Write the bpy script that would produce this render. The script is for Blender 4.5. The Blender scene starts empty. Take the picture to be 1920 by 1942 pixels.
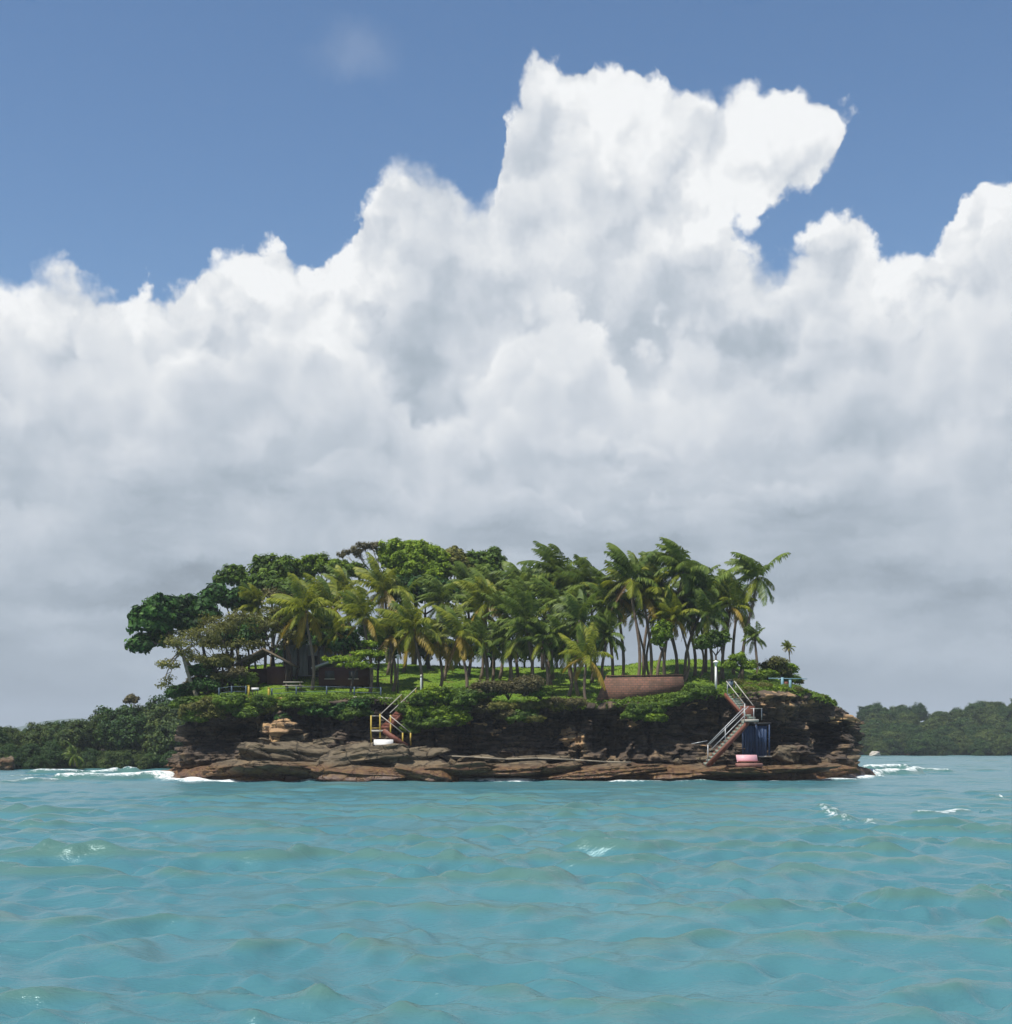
import bpy, math, random
import numpy as np
from mathutils import Vector, Matrix

# ------------------------------------------------------------------ camera, sky, sun, exposure
SC = bpy.context.scene
COL = SC.collection
F = 2638.0            # focal length in photograph pixels (1920 wide)
HOR = 1412.0          # horizon row
CAMH = 3.0
R = math.radians

cam_d = bpy.data.cameras.new('camera')
cam = bpy.data.objects.new('camera', cam_d); COL.objects.link(cam)
cam.location = (0, 0, CAMH); cam.rotation_euler = (R(90), 0, 0)
cam_d.sensor_fit = 'HORIZONTAL'; cam_d.sensor_width = 36.0
cam_d.lens = 36.0 * F / 1920.0
cam_d.shift_y = (HOR - 971.0) / 1920.0
cam_d.clip_start = 0.1; cam_d.clip_end = 20000
SC.camera = cam

SUN_EL, SUN_AZ = R(64), R(-136)      # azimuth measured from +Y (view direction) towards +X
sun_dir = Vector((math.sin(SUN_AZ) * math.cos(SUN_EL), math.cos(SUN_AZ) * math.cos(SUN_EL), math.sin(SUN_EL)))

world = bpy.data.worlds.new('World'); SC.world = world; world.use_nodes = True


class NT:
    """small helper to write node graphs as expressions"""
    def __init__(s, tree): s.t = tree
    def node(s, typ, **kw):
        n = s.t.nodes.new(typ)
        for k, v in kw.items(): setattr(n, k, v)
        return n
    def put(s, sock, v):
        if isinstance(v, bpy.types.NodeSocket): s.t.links.new(v, sock)
        else: sock.default_value = v
    def m(s, op, a, b=None, c=None, clamp=False):
        n = s.node('ShaderNodeMath', operation=op); n.use_clamp = clamp
        s.put(n.inputs[0], a)
        if b is not None: s.put(n.inputs[1], b)
        if c is not None: s.put(n.inputs[2], c)
        return n.outputs[0]
    def vec(s, x, y, z=0.0):
        n = s.node('ShaderNodeCombineXYZ')
        for i, v in enumerate((x, y, z)): s.put(n.inputs[i], v)
        return n.outputs[0]
    def vm(s, op, a, b=None, scale=None):
        n = s.node('ShaderNodeVectorMath', operation=op)
        s.put(n.inputs[0], a)
        if b is not None: s.put(n.inputs[1], b)
        if scale is not None: s.put(n.inputs['Scale'], scale)
        return n.outputs['Vector']
    def sep(s, v):
        n = s.node('ShaderNodeSeparateXYZ'); s.put(n.inputs[0], v); return n.outputs
    dim = '3D'
    def noise(s, v, scale, detail=4, rough=0.55, dist=0.0, color=False, lac=2.0):
        n = s.node('ShaderNodeTexNoise', noise_dimensions=s.dim); s.put(n.inputs['Vector'], v)
        n.inputs['Scale'].default_value = scale; n.inputs['Detail'].default_value = detail
        n.inputs['Roughness'].default_value = rough; n.inputs['Distortion'].default_value = dist
        n.inputs['Lacunarity'].default_value = lac
        return n.outputs['Color'] if color else n.outputs['Fac']
    def voro(s, v, scale, detail=0.0, rough=0.5, smooth=0.6, feature='SMOOTH_F1', out='Distance', rnd=1.0):
        n = s.node('ShaderNodeTexVoronoi', feature=feature, voronoi_dimensions=s.dim); s.put(n.inputs['Vector'], v)
        n.inputs['Scale'].default_value = scale
        n.inputs['Randomness'].default_value = rnd
        if 'Detail' in n.inputs: n.inputs['Detail'].default_value = detail; n.inputs['Roughness'].default_value = rough
        if feature == 'SMOOTH_F1': n.inputs['Smoothness'].default_value = smooth
        return n.outputs[out]
    def sstep(s, v, a, b, o0=0.0, o1=1.0):
        n = s.node('ShaderNodeMapRange', interpolation_type='SMOOTHSTEP')
        s.put(n.inputs[0], v)
        for i, x in enumerate((a, b, o0, o1)): s.put(n.inputs[i + 1], x)
        return n.outputs[0]
    def lin(s, v, a, b, o0=0.0, o1=1.0):
        n = s.node('ShaderNodeMapRange'); s.put(n.inputs[0], v)
        for i, x in enumerate((a, b, o0, o1)): s.put(n.inputs[i + 1], x)
        return n.outputs[0]
    def mix(s, f, a, b, blend='MIX'):
        n = s.node('ShaderNodeMix', data_type='RGBA', blend_type=blend)
        s.put(n.inputs[0], f); s.put(n.inputs[6], a); s.put(n.inputs[7], b)
        return n.outputs[2]
    def mixf(s, f, a, b):
        n = s.node('ShaderNodeMix', data_type='FLOAT')
        s.put(n.inputs[0], f); s.put(n.inputs[2], a); s.put(n.inputs[3], b)
        return n.outputs[0]
    def ramp(s, f, stops, interp='LINEAR'):
        n = s.node('ShaderNodeValToRGB'); cr = n.color_ramp; cr.interpolation = interp
        while len(cr.elements) < len(stops): cr.elements.new(0.5)
        for e, (p, c) in zip(cr.elements, stops):
            e.position = p; e.color = (*c, 1) if len(c) == 3 else c
        s.put(n.inputs[0], f); return n.outputs[0]


def build_sky():
    t = world.node_tree; t.nodes.clear(); n = NT(t); n.dim = '2D'
    sky = n.node('ShaderNodeTexSky', sky_type='NISHITA')
    sky.sun_disc = False; sky.sun_elevation = SUN_EL; sky.sun_rotation = SUN_AZ
    sky.altitude = 0; sky.air_density = 1.0; sky.dust_density = 0.2; sky.ozone_density = 1.6
    d = n.vm('NORMALIZE', n.node('ShaderNodeTexCoord').outputs['Generated'])
    x, y, z = n.sep(d)
    az = n.m('ARCTAN2', x, y); el = n.m('ARCSINE', z)
    per = math.pi / 4
    # the cloud bank goes on all the way round
    P0 = n.vec(az, el, 0.0)
    w1 = n.noise(P0, 9.0, 1, 0.5, color=True)
    w2 = n.noise(n.vm('ADD', P0, (3.1, 1.7, 0.0)), 34.0, 3, 0.62, color=True)
    w3 = n.noise(n.vm('ADD', P0, (7.3, 4.2, 0.0)), 140.0, 2, 0.65, color=True)
    def warp(P, col, amp): return n.vm('ADD', P, n.vm('SCALE', n.vm('SUBTRACT', col, (0.5, 0.5, 0.5)), scale=amp))
    Pw = warp(warp(warp(P0, w1, 0.015), w2, 0.012), w3, 0.006)
    ax, ex, _ = n.sep(Pw)
    fold = n.m('DIVIDE', n.m('PINGPONG', n.m('ADD', ax, per / 2), per), per)
    # billows: rounded cauliflower lumps
    bl = n.voro(warp(P0, w2, 0.028), 15.0, detail=2.0, rough=0.6, feature='F1')
    bl = n.m('SUBTRACT', 0.45, bl)
    # top line of the highest bank
    pts = [(0, 545), (50, 532), (85, 520), (115, 516), (148, 522), (175, 545), (230, 540), (275, 548), (310, 580), (365, 560), (395, 518), (430, 488), (480, 486), (520, 500), (560, 512),
           (620, 500), (662, 486), (685, 440), (720, 385), (745, 336), (800, 320), (855, 326), (885, 385), (912, 378), (938, 345),
           (950, 250), (985, 180), (1005, 128), (1035, 104), (1070, 112), (1110, 94), (1150, 108), (1200, 142), (1250, 165),
           (1290, 215), (1335, 275), (1368, 370), (1395, 455), (1440, 492), (1500, 490), (1545, 452), (1585, 412), (1640, 404), (1675, 470),
           (1700, 506), (1750, 508), (1790, 470), (1835, 395), (1880, 358), (1920, 352)]
    fc = n.node('ShaderNodeFloatCurve'); c = fc.mapping.curves[0]
    def ae(px, py): return math.atan((px - 960) / F), math.atan((HOR - py) / math.hypot(F, px - 960))
    xy = [(0.0, 0.56)] + [((ae(a, b)[0] + per / 2) / per, ae(a, b)[1] / 0.6) for a, b in pts] + [(1.0, 0.63)]
    for p, v in zip(list(c.points), (xy[0], xy[-1])): p.location = v
    for v in xy[1:-1]: c.points.new(*v)
    fc.mapping.use_clip = False; fc.mapping.update()
    n.put(fc.inputs['Value'], fold)
    top = n.m('MULTIPLY', fc.outputs[0], 0.6)
    D = n.m('SUBTRACT', top, ex)
    fx = n.m('SUBTRACT', n.m('MULTIPLY', fold, per), per / 2)
    for (px, py, rx, ry) in [(1320, 305, 150, 105), (1430, 282, 135, 86), (1525, 256, 96, 84), (1402, 205, 40, 62)]:
        a, e = ae(px, py)
        q = n.vec(n.m('DIVIDE', n.m('SUBTRACT', fx, a), rx / F), n.m('DIVIDE', n.m('SUBTRACT', ex, e), ry / F * 0.94))
        ln = n.node('ShaderNodeVectorMath', operation='LENGTH'); n.put(ln.inputs[0], q)
        de = n.m('MULTIPLY', n.m('SUBTRACT', 1.0, ln.outputs['Value']), ry / F)
        sm = n.node('ShaderNodeMath', operation='SMOOTH_MAX'); n.put(sm.inputs[0], D); n.put(sm.inputs[1], de); sm.inputs[2].default_value = 0.02
        D = sm.outputs[0]
    D = n.m('ADD', n.m('ADD', D, 0.014), n.m('MULTIPLY', bl, 0.025))
    big = n.noise(P0, 7.0, 4, 0.55)
    soft = n.sstep(big, 0.4, 0.65, 0.007, 0.022)
    alpha = n.sstep(D, 0.0, soft)
    mid = n.noise(n.vm('ADD', warp(P0, w2, 0.02), (5.2, 9.1, 0.0)), 11.0, 5, 0.5)
    # light on the lumps: they are brighter on the side towards the sun (up and to the left)
    blL = n.m('SUBTRACT', 0.45, n.voro(n.vm('ADD', warp(P0, w2, 0.028), (-0.008, 0.016, 0.0)), 15.0, detail=2.0, rough=0.6, feature='F1'))
    lit = n.m('SUBTRACT', bl, blL)
    shade = n.sstep(n.m('ADD', D, n.m('MULTIPLY', n.m('SUBTRACT', big, 0.5), 0.22)), 0.0, 0.14)
    B = n.mixf(shade, 0.78, 0.54)
    B = n.m('ADD', B, n.m('MULTIPLY', lit, n.m('SUBTRACT', 0.36, n.m('MULTIPLY', shade, 0.24))))
    B = n.m('ADD', B, n.m('MULTIPLY', n.m('SUBTRACT', mid, 0.5), n.mixf(shade, 0.22, 0.6)))
    # nearer banks in front of it
    for (py, amp, s1, seed, br, gr, fall) in [(590, 0.075, 6.5, 11.0, 0.74, 0.55, 0.07), (720, 0.07, 7.5, 23.0, 0.68, 0.51, 0.065), (850, 0.05, 6.0, 37.0, 0.62, 0.46, 0.07)]:
        e = math.atan((HOR - py) / F)
        tn = n.noise(n.vec(n.m('ADD', ax, seed), n.m('MULTIPLY', ex, 0.8)), s1, 3, 0.5)
        hgt = n.m('ADD', e, n.m('MULTIPLY', n.m('SUBTRACT', tn, 0.5), amp * 3.2))
        Di = n.m('ADD', n.m('SUBTRACT', hgt, ex), n.m('MULTIPLY', bl, 0.035))
        sf = n.sstep(big, 0.38, 0.62, 0.012, 0.06)
        ai = n.sstep(Di, 0.0, sf)
        sh = n.sstep(n.m('ADD', Di, n.m('MULTIPLY', n.m('SUBTRACT', mid, 0.5), 0.10)), 0.0, fall)
        Bi = n.mixf(sh, br, gr)
        Bi = n.m('ADD', Bi, n.m('MULTIPLY', n.m('SUBTRACT', mid, 0.5), 0.26))
        Bi = n.m('ADD', Bi, n.m('MULTIPLY', lit, 0.12))
        B = n.mixf(ai, B, Bi)
    # flat grey bases towards the horizon, in long streaks
    st = n.noise(n.vec(n.m('MULTIPLY', ax, 1.0), n.m('MULTIPLY', ex, 3.4), 2.0), 7.0, 5, 0.52)
    low = n.sstep(n.m('ADD', el, n.m('MULTIPLY', n.m('SUBTRACT', st, 0.5), 0.16)), 0.07, 0.25, 1.0, 0.0)
    Bl = n.m('ADD', 0.43, n.m('MULTIPLY', n.m('SUBTRACT', st, 0.5), 0.62))
    B = n.mixf(n.m('MULTIPLY', low, 0.92), B, Bl)
    horz = n.sstep(el, 0.0, 0.12, 1.0, 0.0)
    B = n.mixf(horz, B, 0.335)
    B = n.m('MINIMUM', n.m('MAXIMUM', B, 0.2), 0.82)
    grey = n.sstep(B, 0.3, 0.85)
    tint = n.ramp(grey, [(0.0, (0.85, 1.0, 1.16)), (0.5, (0.93, 1.0, 1.09)), (1.0, (0.985, 1.0, 1.01))])
    ccol = n.vm('SCALE', tint, scale=B)
    # a thin veil of a small cloud in the blue
    a, e = ae(660, 85)
    q = n.vec(n.m('DIVIDE', n.m('SUBTRACT', fx, a), 0.04), n.m('DIVIDE', n.m('SUBTRACT', ex, e), 0.022))
    ln = n.node('ShaderNodeVectorMath', operation='LENGTH'); n.put(ln.inputs[0], q)
    veil = n.m('MULTIPLY', n.sstep(n.m('ADD', ln.outputs['Value'], n.m('MULTIPLY', n.m('SUBTRACT', mid, 0.5), 1.5)), 0.2, 1.1, 1.0, 0.0), 0.09)
    alpha = n.m('MAXIMUM', alpha, veil)
    bg_sky = n.node('ShaderNodeBackground'); hs = n.node('ShaderNodeHueSaturation'); hs.inputs['Saturation'].default_value = 1.1; n.put(hs.inputs['Color'], sky.outputs[0])
    n.put(bg_sky.inputs[0], hs.outputs[0]); bg_sky.inputs[1].default_value = 0.112
    bg_cl = n.node('ShaderNodeBackground'); n.put(bg_cl.inputs[0], ccol); bg_cl.inputs[1].default_value = 1.0
    ms = n.node('ShaderNodeMixShader'); n.put(ms.inputs[0], alpha)
    t.links.new(bg_sky.outputs[0], ms.inputs[1]); t.links.new(bg_cl.outputs[0], ms.inputs[2])
    out = n.node('ShaderNodeOutputWorld'); t.links.new(ms.outputs[0], out.inputs['Surface'])


build_sky()

sun_l = bpy.data.lights.new('sun', 'SUN'); sun_l.energy = 5.0; sun_l.angle = R(0.53); sun_l.color = (1.0, 0.95, 0.87)
sun = bpy.data.objects.new('sun', sun_l); COL.objects.link(sun)
sun.rotation_euler = sun_dir.to_track_quat('Z', 'Y').to_euler(); sun.location = (0, 0, 60)

SC.view_settings.view_transform = 'Standard'; SC.view_settings.look = 'None'
SC.view_settings.exposure = 0.2; SC.view_settings.gamma = 1.0; SC.view_settings.use_curve_mapping = False
SC.render.engine = 'CYCLES'
SC.cycles.use_denoising = True
SC.cycles.max_bounces = 6; SC.cycles.diffuse_bounces = 3; SC.cycles.glossy_bounces = 3
SC.cycles.transmission_bounces = 3; SC.cycles.volume_bounces = 0; SC.cycles.transparent_max_bounces = 6
SC.cycles.sample_clamp_indirect = 4.0
SC.cycles.use_adaptive_sampling = True; SC.cycles.adaptive_threshold = 0.015; SC.cycles.adaptive_min_samples = 12
world.cycles.sampling_method = 'MANUAL'; world.cycles.sample_map_resolution = 512

#SKY_ONLY_STOP
# ------------------------------------------------------------------ helpers
rng = np.random.default_rng(7)
rnd = random.Random(11)


def W(px, py, Y):
    """photograph pixel at distance Y -> place in the scene"""
    return Vector(((px - 960) * Y / F, Y, CAMH + (HOR - py) * Y / F))


def wx(px, Y): return (px - 960) * Y / F
def wz(py, Y): return CAMH + (HOR - py) * Y / F


def _hash(ix, iy, iz, seed):
    h = (ix * 374761393 + iy * 668265263 + iz * 2147483647 + seed * 1274126177) & 0xFFFFFFFF
    h = ((h ^ (h >> 13)) * 1274126177) & 0xFFFFFFFF
    h = ((h ^ (h >> 16)) * 2246822519) & 0xFFFFFFFF
    return ((h ^ (h >> 15)) & 0xFFFF) / 65535.0


def vnoise(x, y, z, seed=0):
    x, y, z = np.broadcast_arrays(np.asarray(x, float), np.asarray(y, float), np.asarray(z, float))
    ix, iy, iz = (np.floor(a).astype(np.int64) for a in (x, y, z))
    fx, fy, fz = x - ix, y - iy, z - iz
    fx, fy, fz = (a * a * a * (a * (a * 6 - 15) + 10) for a in (fx, fy, fz))
    r = 0
    for dx in (0, 1):
        for dy in (0, 1):
            for dz in (0, 1):
                r = r + _hash(ix + dx, iy + dy, iz + dz, seed) * (fx if dx else 1 - fx) * (fy if dy else 1 - fy) * (fz if dz else 1 - fz)
    return r * 2 - 1


def fbm(x, y, z, octs=4, seed=0, gain=0.5):
    r, a, f = 0, 1.0, 1.0
    for k in range(octs):
        r = r + a * vnoise(np.asarray(x) * f, np.asarray(y) * f, np.asarray(z) * f, seed + k * 17); a *= gain; f *= 2.03
    return r


def sm(x, a, b):
    t = np.clip((np.asarray(x, float) - a) / (b - a), 0, 1); return t * t * (3 - 2 * t)


def make_mesh(name, V, quads=None, tris=None, mats=(), smooth=False, attrs=None, mat_idx=None):
    V = np.asarray(V, np.float32).reshape(-1, 3)
    me = bpy.data.meshes.new(name)
    nq = 0 if quads is None else len(quads); nt = 0 if tris is None else len(tris)
    li, ls, lt = [], [], []
    if nq: li.append(np.asarray(quads, np.int32).ravel()); lt.append(np.full(nq, 4, np.int32))
    if nt: li.append(np.asarray(tris, np.int32).ravel()); lt.append(np.full(nt, 3, np.int32))
    li = np.concatenate(li); lt = np.concatenate(lt); ls = np.concatenate([[0], np.cumsum(lt)[:-1]]).astype(np.int32)
    me.vertices.add(len(V)); me.vertices.foreach_set('co', V.ravel())
    me.loops.add(len(li)); me.loops.foreach_set('vertex_index', li)
    me.polygons.add(len(lt)); me.polygons.foreach_set('loop_start', ls); me.polygons.foreach_set('loop_total', lt)
    if smooth: me.polygons.foreach_set('use_smooth', np.ones(len(lt), bool))
    if mat_idx is not None: me.polygons.foreach_set('material_index', np.asarray(mat_idx, np.int32))
    for m in mats: me.materials.append(m)
    for k, v in (attrs or {}).items():
        at = me.attributes.new(k, 'FLOAT', 'POINT'); at.data.foreach_set('value', np.asarray(v, np.float32))
    me.update(calc_edges=True); me.validate()
    return me


def link(name, me, parent=None, loc=(0, 0, 0), rot=(0, 0, 0), scale=(1, 1, 1)):
    o = bpy.data.objects.new(name, me); COL.objects.link(o)
    o.location = loc; o.rotation_euler = rot; o.scale = scale
    if parent is not None: o.parent = parent
    return o


def tag(o, label=None, cat=None, group=None, kind=None):
    if label: o['label'] = label
    if cat: o['category'] = cat
    if group: o['group'] = group
    if kind: o['kind'] = kind
    return o


def thing(name, label, cat, loc=(0, 0, 0), rz=0.0, group=None):
    o = link(name, None, loc=loc, rot=(0, 0, rz)); o.empty_display_size = 0.3
    return tag(o, label, cat, group)


class MB:
    """collects boxes, bars and tubes for one mesh"""
    def __init__(s): s.v, s.q, s.t = [], [], []
    def add(s, V, quads=(), tris=()):
        b = len(s.v); s.v += [tuple(p) for p in V]
        s.q += [tuple(i + b for i in f) for f in quads]; s.t += [tuple(i + b for i in f) for f in tris]
        return s
    def box(s, c, size, rz=0.0, bev=0.0, M=None):
        hx, hy, hz = (d / 2 for d in size)
        M = M or Matrix.Rotation(rz, 3, 'Z'); c = Vector(c)
        if bev <= 0:
            V = [Vector((sx * hx, sy * hy, sz * hz)) for sz in (-1, 1) for sy in (-1, 1) for sx in (-1, 1)]
            Q = [(0, 2, 3, 1), (4, 5, 7, 6), (0, 1, 5, 4), (2, 6, 7, 3), (0, 4, 6, 2), (1, 3, 7, 5)]
        else:
            V = []
            for (z, k) in ((-hz, bev), (-hz + bev, 0), (hz - bev, 0), (hz, bev)):
                for (x, y) in ((-hx + k, -hy + k), (hx - k, -hy + k), (hx - k, hy - k), (-hx + k, hy - k)): V.append(Vector((x, y, z)))
            Q = [(3, 2, 1, 0), (12, 13, 14, 15)]
            for r in range(3):
                for i in range(4):
                    j = (i + 1) % 4; Q.append((r * 4 + i, r * 4 + j, r * 4 + 4 + j, r * 4 + 4 + i))
        return s.add([c + M @ v for v in V], Q)
    def bar(s, a, b, w, h=None):
        a, b = Vector(a), Vector(b); d = b - a; L = d.length; d.normalize()
        up = Vector((0, 0, 1)) if abs(d.z) < 0.95 else Vector((0, 1, 0))
        y = up.cross(d).normalized(); z = d.cross(y)
        M = Matrix((d, y, z)).transposed()
        return s.box((a + b) / 2, (L, w, h or w), M=M)
    def tube(s, pts, rad, sides=6, cap=True):
        pts = [Vector(p) for p in pts]; n = len(pts); V, Q, T = [], [], []
        ref = None
        for i, p in enumerate(pts):
            d = (pts[min(i + 1, n - 1)] - pts[max(i - 1, 0)]).normalized()
            if ref is None: ref = Vector((1, 0, 0)) if abs(d.x) < 0.8 else Vector((0, 1, 0))
            y = d.cross(ref).normalized(); z = d.cross(y); ref = y.cross(d)
            for k in range(sides):
                a = 2 * math.pi * k / sides; V.append(p + (y * math.cos(a) + z * math.sin(a)) * rad[i])
        for i in range(n - 1):
            for k in range(sides):
                j = (k + 1) % sides; Q.append((i * sides + k, i * sides + j, (i + 1) * sides + j, (i + 1) * sides + k))
        if cap:
            V.append(pts[-1]); e = len(V) - 1
            for k in range(sides): T.append((e, (n - 1) * sides + k, (n - 1) * sides + (k + 1) % sides))
            V.append(pts[0]); e = len(V) - 1
            for k in range(sides): T.append((e, (k + 1) % sides, k))
        return s.add(V, Q, T)
    def mesh(s, name, mat, smooth=False): return make_mesh(name, s.v, s.q or None, s.t or None, [mat], smooth)
    def build(s, name, mat, parent=None, smooth=False): return link(name, s.mesh(name, mat, smooth), parent)


def copy_tree(o, parent=None):
    c = o.copy(); COL.objects.link(c); c.parent = parent
    for ch in list(o.children): copy_tree(ch, c)
    return c


# ------------------------------------------------------------------ materials
def mat(name):
    m = bpy.data.materials.new(name); m.use_nodes = True
    t = m.node_tree; n = NT(t); b = t.nodes['Principled BSDF']
    return m, n, b


def plain(name, col, rough=0.7, var=0.18, scale=6.0, dirt=None, metal=0.0):
    m, n, b = mat(name)
    P = n.node('ShaderNodeTexCoord').outputs['Object']
    f = n.noise(P, scale, 5, 0.6)
    c = n.mix(n.m('MULTIPLY', n.m('ABSOLUTE', n.m('SUBTRACT', f, 0.5)), 2.2 * var / 0.18 * 0.5), (*col, 1), (*[x * 0.6 for x in col], 1))
    if dirt:
        c = n.mix(n.sstep(n.noise(P, scale * 0.45, 4, 0.65), 0.52, 0.68), c, (*dirt, 1))
    n.put(b.inputs['Base Color'], c); b.inputs['Roughness'].default_value = rough; b.inputs['Metallic'].default_value = metal
    bp = n.node('ShaderNodeBump'); bp.inputs['Strength'].default_value = 0.25; bp.inputs['Distance'].default_value = 0.02
    n.put(bp.inputs['Height'], f); n.put(b.inputs['Normal'], bp.outputs[0])
    return m


def leaf_mat(name, dark, mid, light, transl=0.28, rough=0.6, spec=0.2):
    m, n, b = mat(name)
    at = n.node('ShaderNodeAttribute'); at.attribute_name = 'tint'
    oi = n.node('ShaderNodeObjectInfo')
    f = n.m('ADD', at.outputs['Fac'], n.m('MULTIPLY', n.m('SUBTRACT', oi.outputs['Random'], 0.5), 0.28), clamp=True)
    c = n.ramp(f, [(0.0, dark), (0.5, mid), (1.0, light)])
    n.put(b.inputs['Base Color'], c); b.inputs['Roughness'].default_value = rough
    b.inputs['Specular IOR Level'].default_value = spec
    tr = n.node('ShaderNodeBsdfTranslucent'); n.put(tr.inputs[0], n.mix(0.5, c, (light[0] * 1.3, light[1] * 1.3, light[2] * 0.7, 1)))
    ms = n.node('ShaderNodeMixShader'); ms.inputs[0].default_value = transl
    m.node_tree.links.new(b.outputs[0], ms.inputs[1]); m.node_tree.links.new(tr.outputs[0], ms.inputs[2])
    m.node_tree.links.new(ms.outputs[0], m.node_tree.nodes['Material Output'].inputs['Surface'])
    return m


def rock_mat(name, lo, hi, ochre, wet=True, sunlit_tint=False, stretch=2.2, flatx=0.35):
    m, n, b = mat(name)
    P = n.node('ShaderNodeNewGeometry').outputs['Position']
    x, y, z = n.sep(P)
    Pz = n.vec(n.m('MULTIPLY', x, flatx), n.m('MULTIPLY', y, flatx), n.m('MULTIPLY', z, stretch))
    strata = n.noise(Pz, 1.1, 5, 0.6, 0.4)
    blot = n.noise(P, 0.35, 5, 0.6)
    fine = n.noise(P, 3.0, 6, 0.65)
    crk = n.voro(n.vm('ADD', n.vm('MULTIPLY', P, (0.55, 0.55, 0.95)), n.vm('SCALE', n.noise(P, 0.9, 4, 0.6, color=True), scale=0.9)), 1.0, feature='DISTANCE_TO_EDGE')
    crack = n.sstep(crk, 0.0, 0.055, 1.0, 0.0)
    c = n.mix(n.sstep(strata, 0.35, 0.65), (*lo, 1), (*hi, 1))
    c = n.mix(n.m('MULTIPLY', n.sstep(n.m('ADD', blot, n.m('MULTIPLY', n.m('SUBTRACT', fine, 0.5), 0.3)), 0.54, 0.66), 0.85), c, (*ochre, 1))
    c = n.mix(n.sstep(fine, 0.45, 0.72, 0.0, 0.55), c, (*[v * 0.45 for v in lo], 1))
    if sunlit_tint:     # paler ochre for sun on the jutting rock, painted into the colour
        at = n.node('ShaderNodeAttribute'); at.attribute_name = 'sunlit_tint'
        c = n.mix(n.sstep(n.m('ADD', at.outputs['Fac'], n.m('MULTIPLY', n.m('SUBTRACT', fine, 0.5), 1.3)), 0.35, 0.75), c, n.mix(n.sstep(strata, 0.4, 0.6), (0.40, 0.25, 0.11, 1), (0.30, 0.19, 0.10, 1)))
    c = n.mix(n.m('MULTIPLY', crack, 0.8), c, (*[v * 0.3 for v in lo], 1))
    rough = 0.85
    if wet:   # brown algae and damp rock in the splash zone
        zz = n.m('ADD', z, n.m('MULTIPLY', n.m('SUBTRACT', blot, 0.5), 1.6))
        zz = n.m('ADD', zz, n.m('MULTIPLY', n.m('SUBTRACT', fine, 0.5), 0.5))
        alg = n.mix(n.sstep(fine, 0.4, 0.6), (0.085, 0.034, 0.014, 1), (0.15, 0.082, 0.024, 1))
        c = n.mix(n.sstep(zz, 0.75, 1.75, 0.95, 0.0), c, alg)
        c = n.mix(n.sstep(zz, 0.0, 0.5, 0.8, 0.0), c, (0.05, 0.018, 0.009, 1))
        rough = n.sstep(zz, 0.2, 1.2, 0.42, 0.9)
    n.put(b.inputs['Base Color'], c); n.put(b.inputs['Roughness'], rough)
    bp = n.node('ShaderNodeBump'); bp.inputs['Strength'].default_value = 0.9; bp.inputs['Distance'].default_value = 0.12
    n.put(bp.inputs['Height'], n.m('SUBTRACT', n.m('ADD', fine, n.m('MULTIPLY', strata, 0.7)), n.m('MULTIPLY', crack, 0.9))); n.put(b.inputs['Normal'], bp.outputs[0])
    return m


M = {}
M['cliff'] = rock_mat('cliff_rock', (0.034, 0.024, 0.017), (0.105, 0.074, 0.047), (0.20, 0.135, 0.07), sunlit_tint=True)
M['slab'] = rock_mat('slab_rock', (0.082, 0.062, 0.036), (0.150, 0.118, 0.072), (0.185, 0.13, 0.068), stretch=1.3, flatx=0.8)
M['bark'] = plain('bark', (0.16, 0.12, 0.085), 0.9, 0.3, 9.0)
M['bark_dark'] = plain('dark_bark', (0.06, 0.045, 0.035), 0.9, 0.3, 9.0)
M['bark_pale'] = plain('pale_bark', (0.30, 0.25, 0.18), 0.9, 0.3, 7.0, dirt=(0.12, 0.10, 0.07))
M['palm_bark'] = plain('palm_bark', (0.17, 0.125, 0.09), 0.9, 0.35, 11.0, dirt=(0.07, 0.05, 0.04))
M['coconut'] = plain('coconut_husk', (0.22, 0.16, 0.04), 0.6, 0.2, 5.0)
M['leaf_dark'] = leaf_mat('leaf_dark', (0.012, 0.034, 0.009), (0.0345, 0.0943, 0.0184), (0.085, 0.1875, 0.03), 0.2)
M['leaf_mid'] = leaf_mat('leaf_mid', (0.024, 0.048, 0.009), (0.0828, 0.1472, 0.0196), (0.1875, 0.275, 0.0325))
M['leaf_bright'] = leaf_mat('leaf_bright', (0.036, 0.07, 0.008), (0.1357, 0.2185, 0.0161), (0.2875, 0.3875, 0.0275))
M['leaf_olive'] = leaf_mat('leaf_olive', (0.046, 0.054, 0.016), (0.1357, 0.1437, 0.0345), (0.275, 0.2625, 0.0625))
M['leaf_dry'] = leaf_mat('leaf_dry', (0.05, 0.045, 0.022), (0.115, 0.105, 0.045), (0.2, 0.17, 0.075))
M['leaf_far'] = leaf_mat('leaf_far', (0.0109, 0.0312, 0.0109), (0.0341, 0.0771, 0.0197), (0.078, 0.1365, 0.0292), 0.2)
M['leaf_far2'] = leaf_mat('leaf_far_olive', (0.0203, 0.0406, 0.0125), (0.0592, 0.0969, 0.0215), (0.117, 0.1512, 0.0332), 0.2)
M['palm_green'] = leaf_mat('palm_green', (0.03, 0.058, 0.012), (0.0943, 0.1518, 0.023), (0.2313, 0.29, 0.05), 0.32, 0.52, 0.28)
M['palm_lime'] = leaf_mat('palm_lime', (0.07, 0.095, 0.01), (0.1782, 0.2185, 0.0184), (0.3438, 0.3438, 0.0375), 0.34, 0.52, 0.28)
M['palm_yellow'] = leaf_mat('palm_yellow', (0.14, 0.105, 0.012), (0.28, 0.2, 0.02), (0.45, 0.31, 0.04), 0.3, 0.5, 0.4)
M['palm_dead'] = leaf_mat('palm_dead', (0.06, 0.04, 0.02), (0.13, 0.085, 0.04), (0.24, 0.16, 0.08), 0.2, 0.7, 0.2)
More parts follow.
